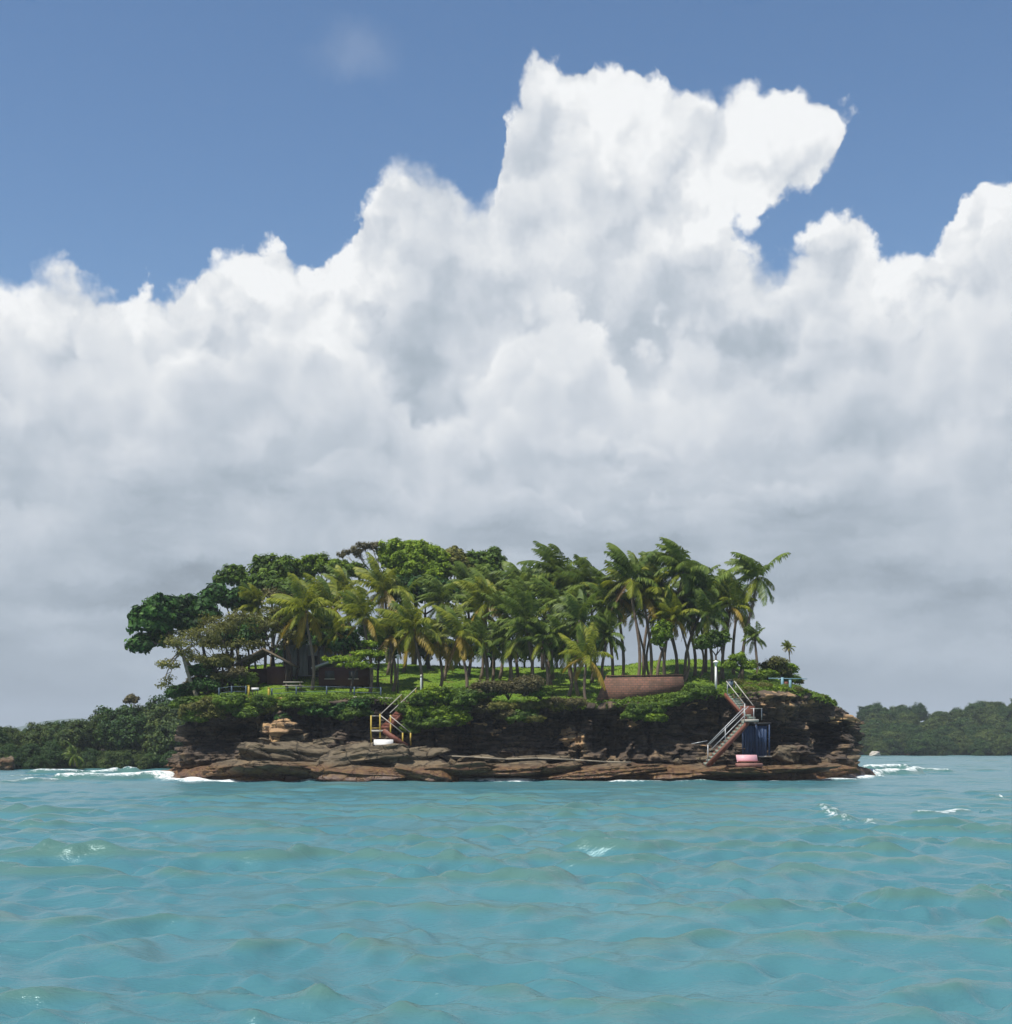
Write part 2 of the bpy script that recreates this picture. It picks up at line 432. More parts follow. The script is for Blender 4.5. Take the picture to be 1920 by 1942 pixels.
M['rail'] = plain('weathered_rail', (0.40, 0.38, 0.33), 0.65, 0.25, 5.0, dirt=(0.24, 0.18, 0.12))
M['white'] = plain('white_paint', (0.80, 0.79, 0.75), 0.5, 0.08, 3.0, dirt=(0.55, 0.52, 0.46))
M['concrete'] = plain('pale_concrete', (0.42, 0.39, 0.33), 0.85, 0.2, 3.0, dirt=(0.24, 0.20, 0.15))
M['red'] = plain('red_oxide_paint', (0.17, 0.055, 0.032), 0.7, 0.25, 2.5, dirt=(0.11, 0.05, 0.035))
M['red_wall'] = plain('dark_red_wall', (0.06, 0.020, 0.016), 0.8, 0.2, 2.0)
M['yellow'] = plain('yellow_paint', (0.42, 0.30, 0.035), 0.55, 0.15, 4.0, dirt=(0.25, 0.17, 0.04))
M['blue'] = plain('dark_blue_paint', (0.016, 0.042, 0.105), 0.6, 0.3, 2.0, dirt=(0.012, 0.02, 0.04))
M['slate_blue'] = plain('slate_blue_paint', (0.05, 0.085, 0.12), 0.55, 0.2, 4.0)
M['pale_blue'] = plain('pale_blue_paint', (0.20, 0.36, 0.42), 0.6, 0.2, 4.0)
M['steel'] = plain('galvanised_steel', (0.45, 0.46, 0.46), 0.45, 0.15, 8.0, metal=0.3)
M['pink_dark'] = plain('faded_pink', (0.30, 0.14, 0.11), 0.8, 0.3, 2.0, dirt=(0.2, 0.1, 0.08))
M['pink'] = plain('pink_paint', (0.66, 0.36, 0.39), 0.55, 0.12, 3.0, dirt=(0.5, 0.24, 0.26))
M['step'] = plain('step_paint', (0.28, 0.31, 0.25), 0.8, 0.3, 3.0, dirt=(0.13, 0.18, 0.13))
M['grey_wall'] = plain('grey_wall', (0.26, 0.27, 0.27), 0.85, 0.2, 1.5)
M['thatch'] = plain('thatch', (0.13, 0.10, 0.065), 0.95, 0.35, 12.0)
M['dark'] = plain('dark_post', (0.035, 0.033, 0.032), 0.6, 0.2, 5.0)
M['zinc'] = plain('zinc_roof', (0.30, 0.31, 0.31), 0.6, 0.25, 2.0)


def brick_material():
    m, n, b = mat('terracotta_block')
    P = n.node('ShaderNodeTexCoord').outputs['Object']
    br = n.node('ShaderNodeTexBrick'); n.put(br.inputs['Vector'], n.vm('MULTIPLY', P, (1.0, 1.0, 1.0)))
    x, y, z = n.sep(P)
    n.put(br.inputs['Vector'], n.vec(x, z, 0.0))
    br.inputs['Scale'].default_value = 1.0; br.inputs['Brick Width'].default_value = 0.40; br.inputs['Row Height'].default_value = 0.2
    br.inputs['Mortar Size'].default_value = 0.035
    br.inputs['Color1'].default_value = (0.23, 0.105, 0.066, 1); br.inputs['Color2'].default_value = (0.17, 0.08, 0.05, 1); br.inputs['Mortar'].default_value = (0.11, 0.065, 0.048, 1)
    c = n.mix(n.sstep(n.noise(P, 1.4, 5, 0.6), 0.42, 0.62, 0.0, 0.75), br.outputs['Color'], (0.085, 0.052, 0.034, 1))
    n.put(b.inputs['Base Color'], c); b.inputs['Roughness'].default_value = 0.9
    bp = n.node('ShaderNodeBump'); bp.inputs['Strength'].default_value = 0.5; bp.inputs['Distance'].default_value = 0.02; bp.invert = True
    n.put(bp.inputs['Height'], br.outputs['Fac']); n.put(b.inputs['Normal'], bp.outputs[0])
    return m


M['brick'] = brick_material()


def grass_material():
    m, n, b = mat('lawn_grass')
    P = n.node('ShaderNodeNewGeometry').outputs['Position']
    a = n.noise(P, 0.35, 5, 0.6); f = n.noise(P, 4.0, 6, 0.7)
    c = n.mix(n.sstep(a, 0.35, 0.65), (0.085, 0.165, 0.016, 1), (0.165, 0.245, 0.028, 1))
    c = n.mix(n.sstep(f, 0.42, 0.7, 0.0, 0.6), c, (0.035, 0.075, 0.010, 1))
    c = n.mix(n.sstep(n.noise(n.vm('ADD', P, (20, 3, 1)), 0.5, 5, 0.65), 0.58, 0.68, 0.0, 0.7), c, (0.15, 0.105, 0.045, 1))
    n.put(b.inputs['Base Color'], c); b.inputs['Roughness'].default_value = 0.9; b.inputs['Specular IOR Level'].default_value = 0.15
    bp = n.node('ShaderNodeBump'); bp.inputs['Strength'].default_value = 1.0; bp.inputs['Distance'].default_value = 0.15
    n.put(bp.inputs['Height'], f); n.put(b.inputs['Normal'], bp.outputs[0])
    return m


M['grass'] = grass_material()


def water_material():
    m, n, b = mat('sea_water')
    P = n.node('ShaderNodeNewGeometry').outputs['Position']
    fo = n.node('ShaderNodeAttribute'); fo.attribute_name = 'foam'
    x, y, z = n.sep(P)
    Pr = n.vec(n.m('ADD', n.m('MULTIPLY', x, 0.42), n.m('MULTIPLY', y, 0.15)), n.m('SUBTRACT', n.m('MULTIPLY', y, 1.0), n.m('MULTIPLY', x, 0.14)), 0.0)
    big = n.noise(P, 0.06, 4, 0.55)
    c = n.mix(n.sstep(big, 0.3, 0.7), (0.056, 0.164, 0.188, 1), (0.071, 0.188, 0.208, 1))
    sw = n.node('ShaderNodeAttribute'); sw.attribute_name = 'swell'  # greener crests: light through thin water, put into the base colour by height
    c = n.mix(n.sstep(n.m('ADD', sw.outputs['Fac'], n.m('MULTIPLY', n.m('SUBTRACT', big, 0.5), 0.3)), 0.025, 0.20, 0.0, 0.85), c, (0.080, 0.166, 0.140, 1))
    r1 = n.noise(Pr, 2.2, 5, 0.62, 0.3)
    r2 = n.noise(n.vm('ADD', Pr, (9, 4, 0)), 12.0, 4, 0.65)
    r3 = n.noise(n.vm('ADD', Pr, (2, 7, 0)), 34.0, 3, 0.6)
    fn = n.noise(P, 2.6, 6, 0.72, 0.6)
    fm = n.sstep(n.m('ADD', fo.outputs['Fac'], n.m('MULTIPLY', n.m('SUBTRACT', fn, 0.5), 1.5)), 0.42, 0.85)
    c = n.mix(fm, c, (0.80, 0.84, 0.83, 1))
    n.put(b.inputs['Base Color'], c)
    n.put(b.inputs['Roughness'], n.mixf(fm, 0.22, 0.8)); b.inputs['IOR'].default_value = 1.333
    n.put(b.inputs['Specular IOR Level'], n.mixf(fm, 0.45, 0.1)); b.inputs['Specular Tint'].default_value = (0.7, 0.95, 1.0, 1)
    b1 = n.node('ShaderNodeBump'); b1.inputs['Strength'].default_value = 0.55; b1.inputs['Distance'].default_value = 0.08; n.put(b1.inputs['Height'], r1)
    b2 = n.node('ShaderNodeBump'); b2.inputs['Strength'].default_value = 0.5; b2.inputs['Distance'].default_value = 0.03; n.put(b2.inputs['Height'], n.m('ADD', n.m('ADD', r2, n.m('MULTIPLY', r3, 0.35)), n.m('MULTIPLY', fm, 1.5)))
    n.put(b2.inputs['Normal'], b1.outputs[0]); n.put(b.inputs['Normal'], b2.outputs[0])
    return m


M['water'] = water_material()


def foam_material():
    m, n, b = mat('sea_foam')
    P = n.node('ShaderNodeNewGeometry').outputs['Position']
    f = n.noise(P, 2.5, 5, 0.65)
    n.put(b.inputs['Base Color'], n.mix(n.sstep(f, 0.38, 0.58), (0.20, 0.45, 0.50, 1), (0.82, 0.86, 0.86, 1)))
    b.inputs['Roughness'].default_value = 0.75
    bp = n.node('ShaderNodeBump'); bp.inputs['Strength'].default_value = 0.7; bp.inputs['Distance'].default_value = 0.1
    n.put(bp.inputs['Height'], f); n.put(b.inputs['Normal'], bp.outputs[0])
    return m


M['foam'] = foam_material()

# ------------------------------------------------------------------ the island
RIM = [(-28.6, 122.5), (-27.2, 119.0), (-22, 117.4), (-16, 117.6), (-10, 118.0), (-5, 118.2), (0, 118.2), (6, 117.6), (12, 117.6), (17, 117.6),
       (21, 118.2), (25, 120.2), (28.6, 124), (31.2, 129.5), (32.6, 136), (31.5, 144), (26, 151), (16, 155), (4, 156.5), (-8, 155), (-19, 150), (-26, 141), (-29.2, 131)]


def spline_closed(P, m):
    P = np.array(P, float); n = len(P); out = []
    for i in range(n):
        p0, p1, p2, p3 = P[(i - 1) % n], P[i], P[(i + 1) % n], P[(i + 2) % n]
        t = np.linspace(0, 1, m, endpoint=False)[:, None]
        out.append(0.5 * (2 * p1 + (p2 - p0) * t + (2 * p0 - 5 * p1 + 4 * p2 - p3) * t ** 2 + (3 * p1 - p0 - 3 * p2 + p3) * t ** 3))
    return np.vstack(out)


_dense = spline_closed(RIM, 60)
_d = np.linalg.norm(np.roll(_dense, -1, 0) - _dense, axis=1)
_w = _d / np.where(_dense[:, 1] < 140, 0.13, 0.7)
_cw = np.concatenate([[0], np.cumsum(_w)])
NU = int(_cw[-1])
_u = np.linspace(0, _cw[-1], NU, endpoint=False)
_dc = np.vstack([_dense, _dense[:1]])
CX = np.interp(_u, _cw, _dc[:, 0]); CY = np.interp(_u, _cw, _dc[:, 1])
CS = np.interp(_u, _cw, np.concatenate([[0], np.cumsum(_d)]))
_tx = np.roll(CX, -6) - np.roll(CX, 6); _ty = np.roll(CY, -6) - np.roll(CY, 6); _l = np.hypot(_tx, _ty)
NX, NY = _ty / _l, -_tx / _l       # outward (the outline runs anticlockwise seen from above with +X right)

_zx = [-40, -29, -22, -15, -5, 0, 8, 13, 17, 21, 25, 29, 32, 34, 38]
_zv = [5.8, 6.2, 6.9, 6.8, 6.4, 6.3, 6.4, 6.8, 7.2, 7.4, 6.95, 6.25, 4.95, 4.0, 3.3]


def G(x, y):
    """height of the turf on top of the island"""
    x = np.asarray(x, float); y = np.asarray(y, float)
    w = np.interp(x, [-40, -26, 17, 25, 29, 32, 35], [0.6, 1, 1, 0.80, 0.5, 0.22, 0.0])
    s = np.minimum(np.maximum(y - 117.5, -2), 21)
    z = np.interp(x, _zx, _zv) + 0.205 * s * w
    z = z - 0.14 * np.maximum(y - 143, 0) * w
    return z + 0.14 * fbm(x * 0.35, y * 0.35, 0, 3, 5)


def ground_at(x, y): return float(G(np.array([x]), np.array([y]))[0])


# cliff: a strip round the island, from below the water up over the rock shelf to the turf
NV_SH, NV_CL = 46, 84
RZ = G(CX, CY)
_shx = [-40, -27, -22.5, -19, -13.5, -8.0, -6.5, -4.8, 2, 10, 12.5, 17, 30, 36]
_shz = [0.6, 0.8, 1.35, 1.8, 2.25, 2.35, 2.1, 1.35, 1.45, 1.4, 1.25, 1.15, 0.95, 0.7]
SHZ = np.interp(CX, _shx, _shz)
SHO = np.interp(CX, [-32, -28, -25, -20, -8, -4, 8, 20, 27, 33], [0.7, 1.6, 3.6, 4.6, 4.6, 4.0, 3.6, 3.8, 3.4, 1.8])
SHO = np.where(CY > 140, 0.8, SHO); SHO = SHO + 0.7 * fbm(CS * 0.25, 0, 3.3, 3, 40)
SHZ = np.where(CY > 140, 0.7, SHZ)
rows = []
vv = np.concatenate([np.linspace(0, 1, NV_SH), 1 + np.linspace(0, 1, NV_CL + 1)[1:]])
OFF = np.zeros((len(vv), NU)); ZZ = np.zeros((len(vv), NU))
for i, v in enumerate(vv):
    if v <= 1:      # shelf: wall under water, sloping lip, then the top
        ks = [0, 0.25, 0.5, 0.68, 1.0]
        OFF[i] = [np.interp(v, ks, [so + 0.5, so + 0.15, so - 0.6, so - 1.5, 0.1]) for so in SHO]
        ZZ[i] = [np.interp(v, ks, [-1.6, -0.1, 0.75 * sz, sz, sz + 0.25]) for sz in SHZ]
    else:
        t = v - 1
        base = SHZ + 0.25
        ZZ[i] = base + (RZ - base) * t
        zq = ZZ[i] + 0.5 * fbm(CS * 0.16, 0.0, 2.4, 3, 63)
        zs_ = np.floor(zq / 0.62) * 0.62 + 0.62 * sm((zq / 0.62) % 1.0, 0.72, 1.0) - (zq - ZZ[i])
        tq = np.clip((zs_ - base) / np.maximum(RZ - base, 0.5), 0, 1); tq = np.where(t > 0.9, t, tq)
        prof = np.interp(tq, [0, 0.15, 0.35, 0.6, 0.8, 0.93, 1.0], [1.3, 0.75, 0.1, -0.55, -0.4, 0.05, 0.0])
        OFF[i] = prof * np.interp(CX, [-30, -24, 20, 26, 30], [0.5, 1, 1, 0.8, 0.5])
S2 = np.broadcast_to(CS, OFF.shape)
X0 = CX + NX * OFF; Y0 = CY + NY * OFF
PXX = 960 + X0 * F / Y0; PYY = HOR - (ZZ - CAMH) * F / Y0
inside = sm(vv, 0.55, 1.05)[:, None] * (1 - sm(vv, 1.93, 2.0))[:, None]
# strata: rows of blocks of uneven depth
zl = ZZ + 0.35 * fbm(S2 * 0.12, ZZ * 0.2, 0.7, 3, 3) + 0.04 * S2 * np.sin(S2 * 0.02)
lay = np.floor(zl / 0.42); bw = 0.9 + 1.6 * _hash(lay.astype(np.int64), 5 + 0 * lay.astype(np.int64), 1, 9)
cell = np.floor(S2 / bw + 7.3 * lay)
blk = _hash(cell.astype(np.int64), lay.astype(np.int64), 3, 21)
lay2 = np.floor(zl / 0.17); blk2 = _hash(np.floor(S2 / 0.7 + 3.1 * lay2).astype(np.int64), lay2.astype(np.int64), 4, 22)
fis = 1 - sm(np.abs(fbm(S2 * 0.45, ZZ * 0.06, 6.6, 3, 19)), 0.0, 0.10)
disp = (blk - 0.5) * 1.05 + (blk2 - 0.5) * 0.34 - 0.9 * fis + 1.6 * fbm(S2 * 0.2, ZZ * 0.25, 1.7, 4, 8) + 0.10 * fbm(S2 * 1.9, ZZ * 1.9, 0.2, 3, 77)
shelf_amp = 0.30 * fbm(S2 * 0.3, ZZ * 0.8, 4.1, 4, 31) + 0.20 * (blk - 0.5)
front = (Y0 < 140)
NZ1 = fbm(S2 * 0.8, ZZ * 1.1, 1.1, 3, 55); NZ2 = fbm(S2 * 0.8, ZZ * 1.1, 8.1, 3, 56)


def spot(px, py, rx, ry, p=2.0):
    q = (np.abs((PXX - px) / rx) ** p + np.abs((PYY - py) / ry) ** p) ** (1 / p)
    return (1 - sm(q, 0.55, 1.1)) * front


for (px, py, rx, ry, dep) in [(430, 1395, 75, 34, -1.4), (600, 1385, 42, 40, -1.3), (690, 1390, 40, 40, -0.8), (840, 1395, 60, 34, -1.0),
                              (1030, 1385, 45, 36, -1.0), (1160, 1395, 60, 40, -1.7), (1250, 1395, 60, 40, -1.0), (1330, 1390, 50, 44, -1.4),
                              (1432, 1402, 42, 40, -2.4), (1485, 1392, 30, 34, -1.6), (1612, 1405, 26, 34, 0.8), (1215, 1432, 14, 18, -1.5),
                              (528, 1382, 34, 26, 1.15), (922, 1378, 36, 26, 1.05), (1082, 1405, 18, 24, 0.7), (1520, 1405, 14, 34, 0.9), (1490, 1428, 20, 16, 1.3),
                              (1500, 1335, 60, 12, 0.5), (1430, 1322, 45, 10, 0.5), (1590, 1378, 16, 14, 0.7), (965, 1425, 30, 10, 0.8), (1340, 1428, 28, 8, 0.8)]:
    disp = disp + dep * spot(px + 22 * NZ1, py + 14 * NZ2, rx, ry)
SUNLIT_TINT = np.zeros_like(disp)  # mask of the sunlit patches put into the cliff colour
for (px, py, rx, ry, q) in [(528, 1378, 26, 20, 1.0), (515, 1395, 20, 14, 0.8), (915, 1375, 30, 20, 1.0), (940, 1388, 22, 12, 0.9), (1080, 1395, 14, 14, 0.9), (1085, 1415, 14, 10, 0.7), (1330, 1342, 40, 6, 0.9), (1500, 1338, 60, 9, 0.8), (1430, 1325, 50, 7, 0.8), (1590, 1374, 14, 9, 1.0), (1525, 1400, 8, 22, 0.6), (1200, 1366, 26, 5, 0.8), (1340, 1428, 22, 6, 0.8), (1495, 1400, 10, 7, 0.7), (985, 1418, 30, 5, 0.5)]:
    SUNLIT_TINT = np.maximum(SUNLIT_TINT, q * spot(px + 22 * NZ1, py + 14 * NZ2, rx * 1.35, ry * 1.35))
SUNLIT_TINT = SUNLIT_TINT * sm(fbm(S2 * 0.9, ZZ * 2.0, 2.2, 4, 33) + 0.5 * (blk - 0.5), -0.35, 0.25)
dd = disp * inside + shelf_amp * (1 - inside) * sm(vv, 0.05, 0.3)[:, None]
OFF2 = OFF + dd
ZZ2 = ZZ + (0.16 * fbm(S2 * 0.8, OFF * 0.8, 9.1, 4, 61) + 0.22 * (blk - 0.5)) * (1 - inside) * sm(vv, 0.1, 0.4)[:, None]
VX = CX + NX * OFF2; VY = CY + NY * OFF2
# hollows worn straight back into the rock face
for (px, py, rx, ry, dep) in [(1560, 1404, 27, 36, 4.5), (1478, 1398, 16, 30, 2.2), (1434, 1402, 34, 40, 2.6), (1160, 1402, 34, 30, 2.0), (440, 1392, 40, 26, 1.6)]:
    VY = VY + dep * spot(px + 8 * NZ1, py + 8 * NZ2, rx, ry, 2.6) * inside
NVR = len(vv)
Vc = np.stack([VX, VY, ZZ2], -1).reshape(-1, 3)
ii, jj = np.meshgrid(np.arange(NVR - 1), np.arange(NU), indexing='ij')
Qc = np.stack([ii * NU + jj, ii * NU + (jj + 1) % NU, (ii + 1) * NU + (jj + 1) % NU, (ii + 1) * NU + jj], -1).reshape(-1, 4)
cliff = tag(link('cliff', make_mesh('cliff', Vc, Qc, None, [M['cliff']], attrs={'sunlit_tint': SUNLIT_TINT.ravel()})), kind='structure')
# turf
NT_ = 46
tt = np.linspace(0, 1, NT_) ** 1.25
MX = np.clip(CX, -18, 20) * 0.9; MY = np.full(NU, 136.0)
TX = CX[None] * (1 - tt[:, None]) + MX[None] * tt[:, None]; TY = CY[None] * (1 - tt[:, None]) + MY[None] * tt[:, None]
TZ = G(TX, TY); TZ[0] = ZZ2[-1]; TX[0] = VX[-1]; TY[0] = VY[-1]
ii, jj = np.meshgrid(np.arange(NT_ - 1), np.arange(NU), indexing='ij')
Qt = np.stack([ii * NU + jj, ii * NU + (jj + 1) % NU, (ii + 1) * NU + (jj + 1) % NU, (ii + 1) * NU + jj], -1).reshape(-1, 4)
lawn = tag(link('lawn', make_mesh('lawn', np.stack([TX, TY, TZ], -1).reshape(-1, 3), Qt, None, [M['grass']], smooth=True)), kind='structure')


def front_y(x):
    """Y of the turf edge nearest the viewer at this X"""
    k = CY < 136
    o = np.argsort(CX[k]); return float(np.interp(x, CX[k][o], CY[k][o]))


# ------------------------------------------------------------------ rock slabs lying on the shelf
def rock_mesh(seed, nx=9, facets=7):
    """an angular block: a cube-sphere cut by random planes"""
    r = np.random.default_rng(seed)
    n = 20
    g = np.linspace(-1, 1, n); V = []; Q = []; idx = {}
    def vid(p):
        k = tuple(np.round(p, 5))
        if k not in idx: idx[k] = len(V); V.append(p)
        return idx[k]
    for ax in range(3):
        for sg in (-1, 1):
            for i in range(n - 1):
                for j in range(n - 1):
                    c = []
                    for (a, b) in ((g[i], g[j]), (g[i + 1], g[j]), (g[i + 1], g[j + 1]), (g[i], g[j + 1])):
                        p = np.zeros(3); p[ax] = sg; p[(ax + 1) % 3] = a; p[(ax + 2) % 3] = b; c.append(vid(p))
                    Q.append(c if sg > 0 else c[::-1])
    V = np.array(V); d = V / np.linalg.norm(V, axis=1)[:, None]
    planes = []
    for ax in range(3):
        for sg in (-1, 1):
            v = r.normal(size=3) * 0.16; v[ax] += sg; planes.append((v / np.linalg.norm(v), r.uniform(0.72, 0.88)))
    for v in r.normal(size=(facets, 3)): planes.append((v / np.linalg.norm(v), r.uniform(0.86, 1.08)))
    rad = np.full(len(d), 1.6)
    for nn, h in planes:
        c = d @ nn; rad = np.minimum(rad, np.where(c > 0.05, h / np.maximum(c, 0.05), 9))
    P = d * rad[:, None]
    lay = np.floor(P[:, 2] * 3.1 + 0.3 * fbm(P[:, 0], P[:, 1], seed, 2, seed))
    P[:, :2] *= (1 + 0.10 * (_hash(lay.astype(np.int64), lay.astype(np.int64) * 0 + seed, 1, 5) - 0.5))[:, None]
    P = P * (1 + 0.10 * fbm(P[:, 0] * 2.6, P[:, 1] * 2.6, P[:, 2] * 2.6 + seed, 5, seed, 0.6))[:, None]
    return make_mesh('rock_slab', P, Q, None, [M['slab']])


ROCKS = [rock_mesh(s) for s in range(101, 109)]
slabs = [  # px, py (middle), distance, half sizes in metres (x, y, z), tilt (about y, about x), turn
    (455, 1452, 114.0, 2.6, 1.7, 0.55, -9, 6, 12), (520, 1432, 114.6, 2.7, 1.8, 0.75, -6, 9, -8), (585, 1428, 115.0, 2.6, 1.7, 0.80, 8, 8, 10),
    (560, 1462, 112.9, 3.4, 1.6, 0.55, -3, 12, 5), (655, 1438, 113.8, 2.2, 1.6, 0.85, -12, 10, 20), (715, 1434, 113.8, 3.0, 1.8, 0.75, 6, 9, -6),
    (680, 1464, 112.2, 3.6, 1.5, 0.55, 2, 14, 3), (775, 1436, 114.0, 1.9, 1.5, 0.72, 14, 8, 25), (800, 1458, 112.6, 2.4, 1.6, 0.72, 10, 16, -16),
    (870, 1462, 113.0, 3.0, 1.5, 0.50, 4, 12, 6), (960, 1458, 113.6, 3.2, 1.6, 0.40, -3, 8, -4), (1040, 1462, 113.6, 2.6, 1.5, 0.42, 5, 9, 9),
    (1120, 1462, 113.8, 2.9, 1.5, 0.42, -4, 8, -7), (1205, 1462, 113.9, 2.2, 1.4, 0.36, 6, 7, 12), (1290, 1464, 113.9, 2.8, 1.5, 0.34, -3, 8, 2),
    (1470, 1462, 115.0, 3.0, 1.6, 0.38, 4, 8, 0), (1560, 1460, 119.0, 2.4, 1.5, 0.40, -5, 7, 14), (1390, 1466, 113.6, 2.6, 1.4, 0.34, 3, 8, -9),
    (410, 1462, 116.0, 2.0, 1.4, 0.42, -10, 5, 18), (490, 1468, 112.6, 2.0, 1.2, 0.40, -12, 12, 30), (1490, 1430, 117.6, 0.9, 0.8, 0.75, 8, 4, 10),
    (625, 1408, 116.4, 1.2, 0.9, 0.45, 10, 4, 4), (540, 1405, 116.4, 1.5, 1.0, 0.5, -5, 6, 12), (1020, 1440, 115.6, 1.6, 0.9, 0.35, 6, 6, 5),
    (905, 1440, 116.0, 1.4, 0.8, 0.35, -6, 6, 5), (1350, 1440, 116.4, 1.2, 0.8, 0.35, 5, 3, 14), (1590, 1446, 124.5, 1.5, 1.2, 0.6, -8, 5, 20),
]
for k, (px, py, Y, sx, sy, sz, ty, txx, rz) in enumerate(slabs):
    o = link('rock_slab', ROCKS[k % len(ROCKS)], cliff, W(px, py, Y), (R(txx * 1.2), R(ty), R(rz + 180 * (k % 2))), (sx * 1.28, sy * 1.2, sz * 1.1))
# small broken stones fallen at the cliff foot
for k in range(70):
    px = rnd.uniform(410, 1600); x = wx(px, 115.5)
    yf = front_y(x)
    s = rnd.uniform(0.14, 0.42)
    z = float(np.interp(x, _shx, _shz)) + s * 0.35
    link('stone', ROCKS[k % len(ROCKS)], cliff, (x, yf - rnd.uniform(0.0, 2.4), z), (rnd.uniform(0, 6), rnd.uniform(0, 6), rnd.uniform(0, 6)), (s * 1.4, s, s * 0.8))
# concrete walk along the foot of the cliff
mb = MB()
wp = [(850, 1434, 114.9), (900, 1436, 114.8), (960, 1440, 114.6), (1020, 1438, 114.5), (1090, 1441, 114.4), (1150, 1445, 114.4), (1195, 1446, 114.6)]
for a, b in zip(wp[:-1], wp[1:]):
    p, q = W(*a), W(*b); mb.bar(p, q + (q - p).normalized() * 0.04, 0.9, 0.11)
M['old_concrete'] = plain('old_concrete', (0.30, 0.26, 0.19), 0.9, 0.3, 1.2, dirt=(0.12, 0.09, 0.06))
tag(mb.build('path', M['old_concrete']), kind='structure')

# ------------------------------------------------------------------ the sea
xs_ = [0.0]
while xs_[-1] < 100: xs_.append(xs_[-1] + 0.075 + 0.0068 * xs_[-1])
while xs_[-1] < 2450: xs_.append(xs_[-1] * 1.16)
xs_ = np.array([-v for v in xs_[:0:-1]] + xs_)
ys_ = [-2400, -1500, -900, -500, -300, -180, -110, -70, -45, -30, -20, -12, -6, -2, 1]
yv = 3.0
while yv < 190: ys_.append(yv); yv += 0.085 + 0.0042 * max(yv - 14, 0)
while yv < 430: ys_.append(yv); yv += 0.95
while yv < 3400: ys_.append(yv); yv *= 1.07
ys_ = np.array(ys_ + [3440.0])
GX, GY = np.meshgrid(xs_, ys_)
fade = np.interp(np.hypot(GX, GY), [0, 60, 110, 180, 430, 900], [1, 1, 0.5, 0.6, 1.1, 0.0]) * np.interp(np.maximum(np.abs(GX), -GY), [0, 170, 400], [1, 1, 0.0])
wr = np.random.default_rng(5)
H = np.zeros_like(GX); DX = np.zeros_like(GX); DY = np.zeros_like(GX)
wpx = GX + 1.3 * fbm(GX * 0.11, GY * 0.11, 0.3, 3, 12); wpy = GY + 1.3 * fbm(GX * 0.11, GY * 0.11, 5.3, 3, 13)
main = math.atan2(-0.95, -0.25)
amod = 0.72 + 0.42 * sm(fbm(GX * 0.09, GY * 0.12, 2.0, 3, 91), -0.5, 0.7)
for k in range(150):
    lam = 0.28 * (6.0 / 0.28) ** wr.random() if k > 12 else wr.uniform(1.8, 5.5)
    th = main + wr.normal() * (0.48 if lam > 3 else 0.72)
    amp = 0.0070 * lam ** 0.9 * wr.uniform(0.6, 1.25)
    amp *= np.interp(lam, [0.5, 1.0, 2, 4, 8], [1.6, 1.65, 1.3, 1.0, 0.7])
    kx, ky = math.cos(th) * 2 * math.pi / lam, math.sin(th) * 2 * math.pi / lam
    ph = kx * wpx + ky * wpy + wr.uniform(0, 6.28)
    # waves too short for the mesh at this distance are left to the material
    cellsz = np.interp(GY, ys_[:-1], np.diff(ys_)); lod = sm(lam / np.maximum(cellsz, 0.01), 2.5, 5.0)
    a = amp * fade * amod * lod
    H += a * np.cos(ph); DX -= 0.36 * a * math.cos(th) * np.sin(ph); DY -= 0.36 * a * math.sin(th) * np.sin(ph)
steep = sm(H / (0.001 + fade), 0.30, 0.62) * fade
foam = 0.0 * steep * sm(fbm(GX * 0.5, GY * 0.5, 7.0, 3, 44), 0.0, 0.6)
# surf along the rocks
lipx = CX + NX * (SHO + 0.45); lipy = CY + NY * (SHO + 0.45)
near = (np.abs(GX) < 48) & (GY > 100) & (GY < 168)
gp = np.stack([GX[near], GY[near]], 1).astype(np.float32)
lp = np.stack([lipx, lipy], 1)[::3].astype(np.float32)
ds = np.full(len(gp), 1e9, np.float32)
for c0 in range(0, len(lp), 40):
    ds = np.minimum(ds, ((gp[:, None, :] - lp[None, c0:c0 + 40, :]) ** 2).sum(-1).min(1))
ds = np.sqrt(ds)
brk = 0.5 + 0.5 * fbm(gp[:, 0] * 0.35, gp[:, 1] * 0.35, 1.0, 3, 71)
foam[near] = np.maximum(foam[near], (1 - sm(ds, 0.35, 1.2 + 2.0 * brk)) * (0.46 + 0.42 * brk))
H[near] += (1 - sm(ds, 0.3, 2.2)) * 0.22 * brk


def surf(px0, py0, px1, py1, wid, strength, lift):
    """a breaking crest on the water between two points seen at these places"""
    global H, foam
    a = np.array([wx(px0, CAMH * F / (py0 - HOR)), CAMH * F / (py0 - HOR)]); b = np.array([wx(px1, CAMH * F / (py1 - HOR)), CAMH * F / (py1 - HOR)])
    box = (GX > min(a[0], b[0]) - 6) & (GX < max(a[0], b[0]) + 6) & (GY > min(a[1], b[1]) - 8) & (GY < max(a[1], b[1]) + 8)
    P = np.stack([GX[box], GY[box]], 1); ab = b - a; L = ab @ ab
    t = np.clip(((P - a) @ ab) / L, 0, 1); q = P - a - t[:, None] * ab
    w = wid * (0.55 + 0.5 * fbm(P[:, 0] * 0.4, P[:, 1] * 0.25, 3.0, 3, int(px0))) * np.sin(np.pi * np.clip(t * 0.9 + 0.05, 0, 1)) ** 0.6
    d = np.linalg.norm(q, axis=1) / np.maximum(w, 0.05)
    k = 1 - sm(d, 0.25, 1.15)
    foam[box] = np.maximum(foam[box], strength * k); H[box] += lift * (1 - sm(d, 0, 1.6))


